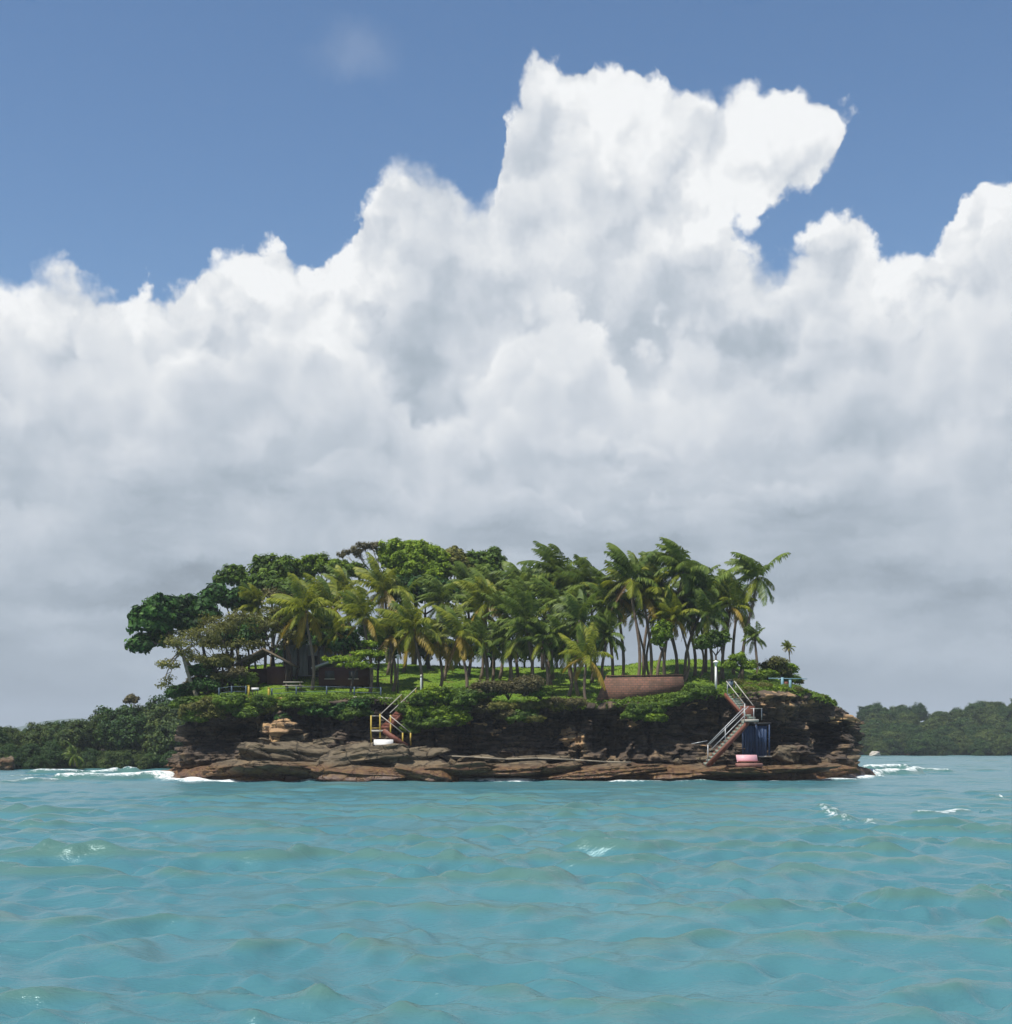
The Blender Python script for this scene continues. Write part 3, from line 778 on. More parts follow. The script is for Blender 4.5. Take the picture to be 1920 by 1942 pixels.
surf(65, 1469, 255, 1467, 3.2, 0.68, 0.55); surf(110, 1481, 335, 1478, 3.2, 0.72, 0.6); surf(10, 1486, 110, 1482, 2.2, 0.58, 0.3); surf(20, 1474, 90, 1473, 2.0, 0.5, 0.2)
surf(235, 1467, 300, 1466, 1.2, 0.6, 0.2); surf(1646, 1464, 1725, 1462, 3.2, 0.76, 0.8); surf(1640, 1472, 1745, 1468, 2.8, 0.7, 0.6); surf(1720, 1463, 1800, 1466, 2.4, 0.62, 0.4)
surf(1555, 1532, 1612, 1562, 0.8, 0.52, 0.16); surf(1615, 1560, 1690, 1576, 0.5, 0.46, 0.10); surf(1740, 1548, 1880, 1540, 1.1, 0.62, 0.16)
surf(1890, 1515, 1935, 1520, 0.9, 0.6, 0.12); surf(1480, 1534, 1550, 1534, 0.5, 0.46, 0.05); surf(280, 1566, 330, 1562, 0.25, 0.32, 0.04); surf(755, 1615, 800, 1606, 0.22, 0.33, 0.05)
surf(1160, 1712, 1200, 1706, 0.12, 0.32, 0.03); surf(880, 1545, 930, 1540, 0.4, 0.28, 0.04)
ny, nx = GX.shape
Vw = np.stack([GX + DX, GY + DY, H], -1).reshape(-1, 3)
ii, jj = np.meshgrid(np.arange(ny - 1), np.arange(nx - 1), indexing='ij')
Qw = np.stack([ii * nx + jj, ii * nx + jj + 1, (ii + 1) * nx + jj + 1, (ii + 1) * nx + jj], -1).reshape(-1, 4)
tag(link('sea', make_mesh('sea', Vw, Qw, None, [M['water']], smooth=True, attrs={'foam': foam.ravel(), 'swell': H.ravel()})), kind='structure')

#TREES
# ------------------------------------------------------------------ foliage builders
def leaves(C, Nrm, size, r, aspect=0.55):
    """diamond leaves at centres C facing Nrm"""
    n = len(C)
    a = r.normal(size=(n, 3)); a -= (a * Nrm).sum(1)[:, None] * Nrm; a /= np.linalg.norm(a, axis=1)[:, None] + 1e-9
    b = np.cross(Nrm, a)
    s = (size * r.uniform(0.65, 1.35, n))[:, None]
    V = np.stack([C - a * s, C + b * s * aspect + Nrm * s * 0.12, C + a * s, C - b * s * aspect + Nrm * s * 0.12], 1).reshape(-1, 3)
    return V, np.arange(4 * n).reshape(n, 4)


def crown_mesh(name, lobes, material, seed, leaf=0.19, dens=1.0, clump=0.5, hollow=0.45, up=0.35, flat=0.8, nlv=40):
    """leaf clumps through the volume of a set of ellipsoid lobes (cx,cy,cz,rx,ry,rz)"""
    r = np.random.default_rng(seed); AV, AT = [], []
    for (cx, cy, cz, rx, ry, rz) in lobes:
        vol = (rx * ry * rz) ** (1 / 3)
        nc = max(5, int(dens * 14 * (vol / clump) ** 2))
        d = r.normal(size=(nc, 3)); d /= np.linalg.norm(d, axis=1)[:, None]
        d[:, 2] = np.where(d[:, 2] < -0.7, -d[:, 2], d[:, 2])
        rad = hollow + (1 - hollow) * r.random(nc) ** 0.6
        rad *= 1 + 0.42 * fbm(d[:, 0] * 1.7 + cx, d[:, 1] * 1.7, d[:, 2] * 1.7 + seed, 3, seed)
        cc = d * rad[:, None] * np.array([rx, ry, rz]) + np.array([cx, cy, cz])
        nl = nlv
        csz = clump * r.uniform(0.6, 1.3, nc)
        q = r.normal(size=(nc, nl, 3)); q /= np.linalg.norm(q, axis=2)[..., None]
        q *= (r.random((nc, nl, 1)) ** 0.45)
        P = cc[:, None] + q * csz[:, None, None] * np.array([1, 1, flat])
        N = q * 0.9 + d[:, None] * 0.5 + np.array([0, 0, up]) + r.normal(size=q.shape) * 0.45
        N /= np.linalg.norm(N, axis=2)[..., None]
        tint = np.clip(0.42 + 0.20 * r.normal(size=(nc, 1)) + 0.16 * r.normal(size=(nc, nl)), 0, 1)
        V, _ = leaves(P.reshape(-1, 3), N.reshape(-1, 3), np.full(nc * nl, leaf), r)
        AV.append(V); AT.append(np.repeat(tint.ravel(), 4))
    V = np.vstack(AV); n = len(V) // 4
    return make_mesh(name, V, np.arange(4 * n).reshape(n, 4), None, [material], attrs={'tint': np.concatenate(AT)})


def bend(a, b, k, r, n=6, sag=(0, 0, 0)):
    a, b = Vector(a), Vector(b); out = []
    j = Vector((r.uniform(-k, k), r.uniform(-k, k), r.uniform(-k, k) * 0.4)) + Vector(sag)
    for i in range(n):
        t = i / (n - 1); out.append(a.lerp(b, t) + j * math.sin(math.pi * t))
    return out


def tree(name, label, base, lobes, material, bark, seed, trunk_r=0.16, leaf=0.22, dens=1.0, clump=0.55, group=None, fork=None, cat='tree', hollow=0.45, flat=0.8, limbs=True, stems=1, nlv=40):
    """lobes are world (x,y,z,rx,ry,rz); base is a world point"""
    r = random.Random(seed); base = Vector(base)
    root = thing(name, label, cat, base, 0, group)
    loc = [(l[0] - base.x, l[1] - base.y, l[2] - base.z, *l[3:]) for l in lobes]
    lo = min(l[2] - l[5] for l in loc)
    mx = sum(l[0] for l in loc) / len(loc); my = sum(l[1] for l in loc) / len(loc)
    fk = Vector(fork) - base if fork else Vector((mx * 0.55, my * 0.55, max(lo * 0.85, 0.6)))
    tr = MB()
    for sidx in range(stems):
        off = Vector((r.uniform(-0.5, 0.5), r.uniform(-0.4, 0.4), 0)) * (1 if sidx else 0)
        pts = bend(Vector((0, 0, -0.4)) + off, fk + off * 1.5, 0.22, r)
        tr.tube(pts, [trunk_r * (1.35 - 0.55 * i / 5) for i in range(6)], 7)
    root_tr = tr.build('trunk', bark, root, smooth=True)
    if limbs:
        for l in loc:
            tip = Vector((l[0], l[1], l[2] + l[5] * 0.2))
            lm = MB(); lm.tube(bend(fk, tip, 0.35, r), [trunk_r * (0.62 - 0.45 * i / 5) for i in range(6)], 5)
            for q in range(3):
                e = tip + Vector((r.uniform(-1, 1) * l[3], r.uniform(-1, 1) * l[4], r.uniform(-0.1, 0.9) * l[5])) * 0.75
                lm.tube(bend(fk.lerp(tip, 0.55 + 0.12 * q), e, 0.15, r, 4), [trunk_r * v for v in (0.3, 0.22, 0.15, 0.07)], 4)
            lm.build('limb', bark, root, smooth=True)
    link('crown', crown_mesh('crown', loc, material, seed, leaf, dens, clump, hollow, flat=flat, nlv=nlv), root)
    return root


# ------------------------------------------------------------------ palms
WIND = Vector((-1.0, 0.12, -0.05))


def frond_mesh(name, az, el, L, seed, material, wind=0.55, droop=0.75, nl=38):
    r = np.random.default_rng(seed)
    d = Vector((math.cos(az) * math.cos(el), math.sin(az) * math.cos(el), math.sin(el)))
    p = Vector((0, 0, 0)); N = 14; ds = L / N; path = [p.copy()]; dirs = [d.copy()]
    for i in range(N):
        t = (i + 1) / N
        d = (d + (Vector((0, 0, -1)) * droop * (0.25 + 0.9 * t) + WIND * wind * (0.3 + t)) * (1.6 / N)).normalized()
        p = p + d * ds; path.append(p.copy()); dirs.append(d.copy())
    mb = MB(); mb.tube(path, [0.035 * (1 - 0.8 * i / N) + 0.006 for i in range(N + 1)], 4, cap=False)
    V = list(mb.v); Q = list(mb.q); T = []; tint = [0.75] * len(V)
    for side in (-1, 1):
        for k in range(nl):
            s = 0.10 + 0.90 * (k + r.random() * 0.6) / nl
            fi = min(s * N, N - 0.001); i0 = int(fi); f = fi - i0
            o = path[i0].lerp(path[i0 + 1], f); dd = dirs[i0].lerp(dirs[i0 + 1], f).normalized()
            up = Vector((0, 0, 1)) - dd * dd.z
            sd = dd.cross(Vector((0, 0, 1)))
            if sd.length < 0.15: sd = dd.cross(Vector((0.3, 1, 0)))
            sd.normalize()
            ll = L * 0.27 * (math.sin(math.pi * min(0.16 + 0.80 * s, 1.0)) ** 0.7) * r.uniform(0.75, 1.15) + 0.05
            v = (sd * side * 0.95 + dd * (0.55 + 0.5 * s) + Vector((0, 0, -0.5 + r.normal() * 0.16)) + WIND * 0.40 + Vector(r.normal(size=3) * 0.07)).normalized()
            mid = o + v * ll * 0.5
            v2 = (v + Vector((0, 0, -0.85)) + WIND * 0.40).normalized(); tip = mid + v2 * ll * 0.55
            wv = dd * 0.062 * (1.0 if s < 0.85 else 0.7)
            b = len(V)
            V += [tuple(o - wv * 0.4), tuple(o + wv * 0.4), tuple(mid + wv), tuple(mid - wv), tuple(tip)]
            Q.append((b, b + 1, b + 2, b + 3)); T.append((b + 3, b + 2, b + 4))
            tv = float(np.clip(0.42 + 0.18 * r.normal() + 0.18 * s, 0, 1)); tint += [tv] * 5
    return make_mesh(name, V, Q, T, [material], attrs={'tint': tint})


def frond_set(seed, matf, n=22, L=3.3, wind=0.55):
    r = random.Random(seed); out = []
    for i in range(n):
        t = (i + 0.5) / n
        if t < 0.42: el, wd, dr = 86 - 70 * t, 0.85, 0.30
        elif t < 0.72: el, wd, dr = 52 - 130 * (t - 0.42), 0.65, 1.15
        else: el, wd, dr = 2 - 190 * (t - 0.72), 0.30, 1.2
        el = R(el + r.uniform(-9, 9)); az = i * 2.39996 + r.uniform(-0.3, 0.3)
        m = matf(t, r)
        dead = m is M['palm_dead']
        out.append(frond_mesh('frond', az, el if not dead else R(-62), L * r.uniform(0.86, 1.1), seed * 100 + i, m, wind * wd * r.uniform(0.8, 1.25), dr))
    return out


def f_green(t, r): return M['palm_green'] if t < 0.72 or r.random() < 0.4 else (M['palm_lime'] if t < 0.93 else M['palm_dead'])
def f_lime(t, r): return M['palm_green'] if t < 0.18 else (M['palm_lime'] if t < 0.80 else (M['palm_yellow'] if r.random() < 0.75 else M['palm_dead']))
def f_dark(t, r): return M['palm_green'] if t < 0.9 else M['palm_lime']


FR = {'green': [frond_set(3, f_green, 30, 3.2, 1.1), frond_set(4, f_green, 28, 3.3, 1.4)], 'lime': [frond_set(5, f_lime, 30, 3.2, 0.8), frond_set(6, f_lime, 29, 3.3, 1.05)],
      'dark': [frond_set(8, f_dark, 28, 3.2, 1.1)], 'far': [frond_set(9, f_lime, 11, 3.0, 0.4)], 'wide': [frond_set(10, f_lime, 15, 3.6, 0.25)]}
nut_mb = MB()
for k in range(7):
    a = k * 0.9; nut_mb.tube([(math.cos(a) * 0.22, math.sin(a) * 0.22, -0.30 - 0.07 * (k % 3) + dz) for dz in (-0.13, -0.07, 0.05, 0.13)], [0.04, 0.11, 0.11, 0.03], 6)
NUTS = nut_mb.mesh('coconuts', M['coconut'], True)


def palm(label, cpx, cpy, bpx, Y, kind='green', scale=1.0, group=None, rad=0.13, bow=0.5, base_z=None, var=0, nuts=True, by=0.0, name='coconut_palm'):
    """crown centre at pixel (cpx, cpy), trunk foot at pixel column bpx, both at distance Y"""
    top = W(cpx, cpy, Y); bx = wx(bpx, Y + by)
    bz = ground_at(bx, Y + by) if base_z is None else base_z
    base = Vector((bx, Y + by, bz - 0.15))
    root = thing(name, label, 'palm', base, 0, group)
    t = top - base; pts, rr = [], []
    side = -1 if t.x >= 0 else 1
    for i in range(11):
        s = i / 10
        pts.append(Vector((t.x * (s ** 0.8) + side * bow * math.sin(math.pi * s) * (1 - s) * 1.3, t.y * s, t.z * s)))
        rr.append(rad * (1.5 if i == 0 else 1.22 - 0.42 * s) * (1.06 if i % 2 else 0.96))
    mb = MB(); mb.tube(pts, rr, 7); mb.build('trunk', M['palm_bark'], root, True)
    sets = FR[kind]; fs = sets[var % len(sets)]; r = random.Random(int(cpx * 7 + cpy))
    ca = r.uniform(-0.7, 0.7); scale *= r.uniform(0.92, 1.1)
    tl = (R(r.uniform(-10, 10)), R(r.uniform(-12, 8)))
    for f in fs:
        if r.random() < 0.18: continue
        link('frond', f, root, t, (tl[0] + R(r.uniform(-9, 9)), tl[1] + R(r.uniform(-9, 9)), ca + r.uniform(-0.3, 0.3)), (scale * r.uniform(0.74, 1.16),) * 3)
    if nuts: link('coconuts', NUTS, root, t, (0, 0, ca))
    return root


g1 = 'palms at the edge of the lawn above the left steps'
palm('big yellowing coconut palm with drooping fronds beside the grey hut', 580, 1158, 592, 122, 'lime', 1.12, g1)
palm('coconut palm with yellow lower fronds between the grey hut and the lamp post', 690, 1172, 702, 121, 'lime', 0.98, g1, var=1)
palm('coconut palm behind the white post at the head of the left steps', 785, 1192, 797, 120.5, 'lime', 1.02, g1)
palm('coconut palm with low hanging yellow fronds above the green rim bush', 872, 1206, 882, 120, 'lime', 0.98, g1, var=1)
palm('low young coconut palm with widely arching fronds beside the terracotta wall', 1112, 1246, 1112, 118.6, 'wide', 0.95, None, 0.12, 0.2)
palm('lone tall coconut palm with leaning trunk at the end of the grove', 1437, 1094, 1408, 126, 'green', 1.0, None, 0.13, 0.6, var=1)
palm('tall coconut palm with an orange dead skirt in the middle of the lawn', 925, 1140, 932, 126, 'lime', 1.0, None)
LOOK = {'green': 'green ', 'lime': 'yellow-green ', 'dark': 'uniformly dark green '}
gm = 'coconut palms crowded on the middle of the island'
lm_ = 'wind-swept coconut palm in the crowd between the lawn and the tall grove'
for k, (cx, cy, bx, Y, kd, sc) in enumerate([(990, 1108, 985, 130, 'green', 1.05), (1060, 1092, 1050, 131, 'green', 1.05), (1000, 1185, 1005, 122, 'dark', 1.05), (1050, 1150, 1048, 125, 'green', 1.0),
                                             (1100, 1176, 1098, 121, 'dark', 1.1), (1120, 1120, 1122, 128, 'green', 1.0), (960, 1165, 962, 125, 'dark', 0.95), (1030, 1215, 1032, 121, 'green', 0.85)]):
    palm(LOOK[kd] + lm_, cx, cy, bx, Y, kd, sc, gm, var=k)
gb = 'coconut palms behind the yellowing ones'
lb_ = 'coconut palm half hidden behind the yellowing palms of the lawn edge'
for k, (cx, cy, bx, Y, kd, sc) in enumerate([(628, 1150, 630, 128, 'lime', 0.95), (655, 1118, 660, 133, 'lime', 0.95), (730, 1120, 735, 132, 'lime', 1.0), (838, 1140, 842, 130, 'green', 1.0),
                                             (885, 1112, 888, 133, 'green', 0.95), (762, 1135, 765, 134, 'green', 0.9), (490, 1150, 500, 130, 'lime', 0.85), (905, 1160, 912, 131, 'green', 0.9)]):
    palm(LOOK[kd] + lb_, cx, cy, bx, Y, kd, sc, gb, var=k)
gr_ = 'tall coconut palms of the grove above the terracotta wall'
lr_ = 'tall coconut palm in the grove above the terracotta wall'
for k, (cx, cy, bx, Y, kd, sc, bow) in enumerate([(1195, 1096, 1208, 124, 'green', 1.08, 0.7), (1172, 1135, 1180, 126, 'lime', 0.95, 0.4), (1222, 1128, 1232, 125, 'lime', 1.0, 0.5), (1296, 1084, 1262, 125, 'green', 1.1, 0.9),
                                                  (1255, 1130, 1285, 127, 'green', 0.95, 0.6), (1342, 1120, 1300, 125.5, 'green', 1.05, 0.9), (1300, 1150, 1318, 127, 'lime', 0.95, 0.5), (1385, 1150, 1372, 126, 'lime', 0.95, 0.4),
                                                  (1340, 1165, 1350, 124, 'dark', 0.95, 0.3), (1245, 1095, 1222, 130, 'green', 0.9, 0.6), (1150, 1150, 1160, 125, 'dark', 0.95, 0.4), (1325, 1105, 1338, 130, 'green', 0.85, 0.4), (1278, 1170, 1248, 123.5, 'lime', 0.8, 0.7),
                                                  (1400, 1130, 1392, 129, 'green', 0.85, 0.3)]):
    palm(LOOK[kd] + lr_, cx, cy, bx, Y, kd, sc, gr_, var=k, bow=bow)
gu = 'low palms in the shade under the crowd'
for k, (cx, cy, bx, Y, kd, sc) in enumerate([(640, 1200, 645, 124, 'lime', 0.8), (740, 1205, 745, 123.5, 'lime', 0.8), (830, 1215, 832, 123, 'lime', 0.8), (915, 1215, 918, 122.5, 'green', 0.8), (960, 1215, 965, 123, 'dark', 0.85),
                                             (1075, 1220, 1078, 121.5, 'dark', 0.85), (1150, 1205, 1150, 123, 'dark', 0.85), (540, 1190, 545, 126, 'lime', 0.8), (610, 1190, 612, 127, 'lime', 0.85), (1000, 1150, 1004, 127, 'green', 1.0), (945, 1120, 948, 131, 'green', 1.0), (1085, 1130, 1085, 130, 'green', 1.0)]):
    palm(LOOK[kd] + 'lower coconut palm in the shade under the crowded crowns', cx, cy, bx, Y, kd, sc, gu, var=k)
# bare palm stems between them
for k, (tx_, ty_, bx, Y) in enumerate([(1205, 1190, 1216, 126), (1243, 1185, 1236, 127), (1265, 1200, 1275, 126), (1288, 1195, 1299, 124.5), (1315, 1200, 1328, 126), (1356, 1190, 1360, 125)]):
    palm('slender coconut palm with a small crown under the tall grove', tx_, ty_ - 30, bx, Y, 'dark', 0.6, 'slender palms under the tall grove', 0.10, 0.8, var=k, nuts=False)
palm('small wind-blown palm with a tuft of a crown on the right slope', 1432, 1208, 1438, 124, 'dark', 0.46, None, 0.12, 0.1, nuts=False)
palm('thin little palm standing alone on the crest of the right slope', 1496, 1228, 1503, 127, 'lime', 0.26, None, 0.05, 0.1, nuts=False)

# ------------------------------------------------------------------ broadleaf trees on the island
def lob(*a):
    """(px, py, Y, half width px, half height px) -> ellipsoid lobe; depth like the width"""
    out = []
    for (px, py, Y, wpx_, hpx) in a:
        p = W(px, py, Y); rx = wpx_ * Y / F; rz = hpx * Y / F
        out.append((p.x, p.y, p.z, rx, rx * 0.85, rz))
    return out


def foot(px, Y): x = wx(px, Y); return (x, Y, ground_at(x, Y))


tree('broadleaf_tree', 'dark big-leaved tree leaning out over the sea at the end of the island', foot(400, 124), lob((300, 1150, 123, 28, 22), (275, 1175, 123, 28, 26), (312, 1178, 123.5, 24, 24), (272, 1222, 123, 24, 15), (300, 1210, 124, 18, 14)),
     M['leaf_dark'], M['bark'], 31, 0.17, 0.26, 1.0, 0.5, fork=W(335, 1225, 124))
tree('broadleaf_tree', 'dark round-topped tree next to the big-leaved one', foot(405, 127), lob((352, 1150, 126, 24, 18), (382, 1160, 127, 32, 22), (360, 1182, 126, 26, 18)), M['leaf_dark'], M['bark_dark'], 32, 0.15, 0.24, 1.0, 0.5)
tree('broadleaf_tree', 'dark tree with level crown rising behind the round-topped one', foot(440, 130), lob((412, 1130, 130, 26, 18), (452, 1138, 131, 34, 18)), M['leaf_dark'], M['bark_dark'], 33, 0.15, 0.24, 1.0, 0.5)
tree('broadleaf_tree', 'small ball-crowned tree standing above the level dark crown', foot(450, 136), lob((444, 1090, 136, 20, 17), (418, 1102, 136, 9, 9), (462, 1104, 136, 12, 12)), M['leaf_mid'], M['bark_pale'], 34, 0.13, 0.2, 1.0, 0.42)
tree('broadleaf_tree', 'broad mid-green tree with purplish twigs left of the flat bright crowns', foot(515, 137), lob((500, 1088, 137, 24, 24), (535, 1080, 137, 28, 24), (515, 1115, 136, 36, 24)), M['leaf_mid'], M['bark'], 35, 0.17, 0.22, 1.0, 0.55)
tree('broadleaf_tree', 'flat-topped bright green tree beside the bare grey one', foot(610, 138), lob((600, 1074, 138, 30, 18), (572, 1084, 138, 24, 18), (635, 1076, 138, 28, 13), (668, 1084, 139, 30, 14)), M['leaf_bright'], M['bark'], 36, 0.18, 0.15, 1.3, 0.45, flat=0.7, nlv=52)
tree('broadleaf_tree', 'tallest tree with wide flat bright green crown', foot(785, 139), lob((752, 1050, 139, 32, 22), (790, 1046, 139, 36, 18), (825, 1056, 139, 22, 20), (775, 1078, 138, 50, 24), (820, 1088, 138, 30, 20)), M['leaf_bright'], M['bark'], 37, 0.22, 0.15, 1.3, 0.45, flat=0.7, nlv=52)
tree('broadleaf_tree', 'thin-crowned grey-green tree right of the tallest tree', foot(865, 140), lob((862, 1058, 140, 20, 18), (880, 1080, 140, 22, 16), (850, 1085, 140, 14, 14)), M['leaf_olive'], M['bark_pale'], 38, 0.15, 0.2, 0.7, 0.45)
tree('broadleaf_tree', 'dense green tree between the thin grey-green crown and the palms', foot(925, 140), lob((905, 1068, 140, 24, 22), (938, 1064, 140, 20, 20), (922, 1092, 139, 30, 18)), M['leaf_mid'], M['bark'], 39, 0.16, 0.2, 1.1, 0.5)
tree('broadleaf_tree', 'dark tree filling the middle of the wood behind the yellow palms', foot(560, 133), lob((560, 1120, 133, 36, 24), (590, 1130, 133, 34, 22)), M['leaf_mid'], M['bark_dark'], 40, 0.15, 0.22, 0.9, 0.5)
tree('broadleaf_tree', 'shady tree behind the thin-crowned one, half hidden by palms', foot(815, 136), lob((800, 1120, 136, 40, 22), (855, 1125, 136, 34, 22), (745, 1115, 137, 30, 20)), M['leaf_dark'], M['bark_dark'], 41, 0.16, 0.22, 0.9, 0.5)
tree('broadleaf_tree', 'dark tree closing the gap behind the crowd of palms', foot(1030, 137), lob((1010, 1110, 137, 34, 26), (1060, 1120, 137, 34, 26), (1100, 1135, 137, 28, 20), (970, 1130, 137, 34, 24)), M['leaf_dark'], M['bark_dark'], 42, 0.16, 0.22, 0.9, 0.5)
gk = 'low dark trees closing the back of the lawn'
for k, px in enumerate(range(560, 1160, 62)):
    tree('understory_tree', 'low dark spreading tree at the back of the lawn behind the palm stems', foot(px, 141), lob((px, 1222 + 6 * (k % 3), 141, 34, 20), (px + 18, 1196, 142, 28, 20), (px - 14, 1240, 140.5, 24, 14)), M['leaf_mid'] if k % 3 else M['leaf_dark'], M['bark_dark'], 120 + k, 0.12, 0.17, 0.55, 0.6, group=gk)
# light, feathery trees at the left end
tree('feathery_tree', 'sparse umbrella tree with a pale leaning trunk on the left rim', foot(378, 120), lob((335, 1218, 119.5, 34, 13), (385, 1206, 120, 36, 15), (320, 1262, 119, 28, 10), (312, 1296, 119, 16, 10), (360, 1240, 120, 24, 8)),
     M['leaf_olive'], M['bark_pale'], 51, 0.14, 0.11, 0.75, 0.62, fork=W(345, 1235, 120), flat=0.5, nlv=24, hollow=0.2)
tree('feathery_tree', 'sparse olive tree between the umbrella tree and the thatched hut', foot(440, 122), lob((425, 1195, 122, 40, 18), (460, 1175, 123, 36, 18), (445, 1225, 122, 38, 12), (400, 1180, 123, 26, 14)), M['leaf_olive'], M['bark_dark'], 52, 0.13, 0.11, 0.75, 0.62, flat=0.55, nlv=24, hollow=0.2, stems=2)
tree('feathery_tree', 'thin olive tree over the roof of the thatched hut', foot(515, 124), lob((505, 1190, 124, 36, 18), (535, 1165, 125, 34, 20), (490, 1225, 124, 34, 12), (545, 1205, 124, 22, 14)), M['leaf_olive'], M['bark_dark'], 53, 0.12, 0.11, 0.75, 0.62, flat=0.55, nlv=24, hollow=0.2, stems=2)
tree('feathery_tree', 'loose olive tree with many thin stems behind the pale leaning trunk', foot(415, 123.5), lob((395, 1222, 123.5, 36, 14), (372, 1250, 123, 26, 10), (430, 1248, 123, 30, 10), (352, 1205, 123.5, 26, 12), (400, 1262, 123, 24, 8), (470, 1250, 123.5, 24, 9)), M['leaf_olive'], M['bark_dark'], 56, 0.10, 0.11, 0.75, 0.6, flat=0.5, stems=3, nlv=24, hollow=0.2)
tree('feathery_tree', 'dry brownish tree in front of the dark wood', foot(550, 126), lob((540, 1140, 126, 26, 14), (520, 1130, 126, 20, 12)), M['leaf_dry'], M['bark'], 54, 0.11, 0.11, 0.75, 0.62, flat=0.55, nlv=24, hollow=0.2)
tree('feathery_tree', 'low tree with level layered branches in front of the dark red house', foot(665, 119.5), lob((650, 1250, 119.5, 42, 6), (700, 1240, 119.5, 34, 7), (680, 1262, 119.3, 40, 5), (700, 1222, 119.6, 18, 8)), M['leaf_bright'], M['bark_dark'], 55, 0.09, 0.10, 0.55, 0.3, flat=0.5, nlv=24, hollow=0.1)
gs = 'slim shaded trees between the huts'
for k, (px, Y, tpx, tpy) in enumerate([(425, 127, 415, 1215), (452, 129, 448, 1210), (466, 126, 470, 1205), (485, 130, 480, 1210), (543, 127, 538, 1190), (560, 128, 566, 1200), (612, 126, 608, 1210), (640, 128, 645, 1205), (655, 124, 650, 1225), (718, 124, 716, 1215), (742, 127, 740, 1210)]):
    tree('slim_tree', 'slim dark-stemmed tree in the shade between the huts', foot(px, Y), lob((tpx, tpy, Y, 22, 14), (tpx + rnd.uniform(-20, 20), tpy - 18, Y + 1, 20, 14)), M['leaf_mid'] if k % 2 else M['leaf_dark'], M['bark_dark'], 60 + k, 0.10, 0.18, 0.7, 0.45, group=gs)
tree('broadleaf_tree', 'small round-crowned tree among the slender grove stems', foot(1262, 122), lob((1256, 1198, 122, 16, 15), (1252, 1216, 122, 12, 10)), M['leaf_bright'], M['bark_dark'], 81, 0.10, 0.16, 1.1, 0.35)
tree('broadleaf_tree', 'small dark tree at the outer end of the palm grove', foot(1362, 122.5), lob((1358, 1212, 122.5, 16, 13), (1335, 1222, 122.5, 14, 12), (1372, 1208, 122.5, 9, 10)), M['leaf_mid'], M['bark_dark'], 82, 0.10, 0.16, 1.0, 0.36)
tree('broadleaf_tree', 'low bushy tree beside the small wind-blown palm', foot(1405, 122.5), lob((1402, 1248, 122.5, 15, 10), (1420, 1262, 122.5, 14, 9), (1385, 1260, 122.5, 13, 8)), M['leaf_bright'], M['bark_dark'], 83, 0.09, 0.12, 0.8, 0.34)

# bare grey tree on the skyline
root = thing('bare_tree', 'leafless grey tree with fine spreading branches on the skyline', 'tree', foot(735, 139))
b0 = Vector(root.location); r = random.Random(5)
fk = W(722, 1100, 139) - b0
MB().tube(bend((0, 0, -0.3), fk, 0.2, r), [0.17, 0.16, 0.15, 0.14, 0.13, 0.12], 6).build('trunk', M['bark_pale'], root, True)
for (px, py) in [(655, 1055), (672, 1040), (690, 1036), (705, 1034), (718, 1040), (665, 1068), (680, 1052), (700, 1060)]:
    tip = W(px, py, 139 + r.uniform(-1, 1)) - b0
    mb = MB(); mb.tube(bend(fk, tip, 0.25, r), [0.08, 0.06, 0.05, 0.04, 0.03, 0.015], 5)
    for q in range(7):
        s = fk.lerp(tip, r.uniform(0.45, 1.0)); mb.tube(bend(s, s + Vector((r.uniform(-0.9, 0.7), r.uniform(-0.6, 0.6), r.uniform(0.0, 0.7))), 0.1, r, 4), [0.03, 0.022, 0.016, 0.01], 4)
    mb.build('limb', M['bark_pale'], root, True)
link('leaf_sprays', crown_mesh('leaf_sprays', [tuple(W(px, py, 139) - b0) + (1.0, 0.8, 0.35) for (px, py) in [(660, 1052), (690, 1036), (712, 1036), (675, 1045)]], M['leaf_dry'], 77, 0.09, 0.35, 0.3), root)

# ------------------------------------------------------------------ shrubs
def shrub_root(label, loc, mesh, sc, rz, group, stem=True, name='shrub'):
    root = thing(name, label, 'shrub', loc, rz, group)
    link('foliage', mesh, root, scale=sc)
    if stem: link('stem', STEM, root, scale=sc)
    return root


mb = MB(); r = random.Random(3)
for k in range(6):
    a = k * 1.05; mb.tube(bend((0, 0, -0.5), (math.cos(a) * 0.6, math.sin(a) * 0.6, 0.6), 0.1, r, 4), [0.05, 0.04, 0.03, 0.02], 5)
STEM = mb.mesh('stem', M['bark_dark'])
unit = [(0, 0, 0.35, 0.9, 0.8, 0.5), (0.45, 0.1, 0.25, 0.6, 0.6, 0.4), (-0.45, -0.1, 0.2, 0.6, 0.6, 0.4)]
SHR = {k: [crown_mesh('foliage', unit, M[m], 200 + 10 * i + s, lf, dn, 0.28, 0.4) for s in range(2)] for i, (k, m, lf, dn) in enumerate(
    [('mid', 'leaf_mid', 0.11, 0.75), ('bright', 'leaf_bright', 0.11, 0.75), ('dark', 'leaf_dark', 0.12, 0.75), ('olive', 'leaf_olive', 0.09, 0.55), ('dry', 'leaf_dry', 0.08, 0.45)])}


SLOOK = {'mid': 'mid-green ', 'bright': 'bright green ', 'dark': 'dark green ', 'olive': 'olive ', 'dry': 'brownish dry '}


def shrubs(spec, label, group):
    for k, (px, py, Y, s, kd) in enumerate(spec):
        p = W(px, py, Y)
        shrub_root(SLOOK[kd] + label, p, SHR[kd][k % 2], (s * rnd.uniform(0.9, 1.25), s, s * rnd.uniform(0.75, 1.0)), rnd.uniform(-0.6, 0.6), group)


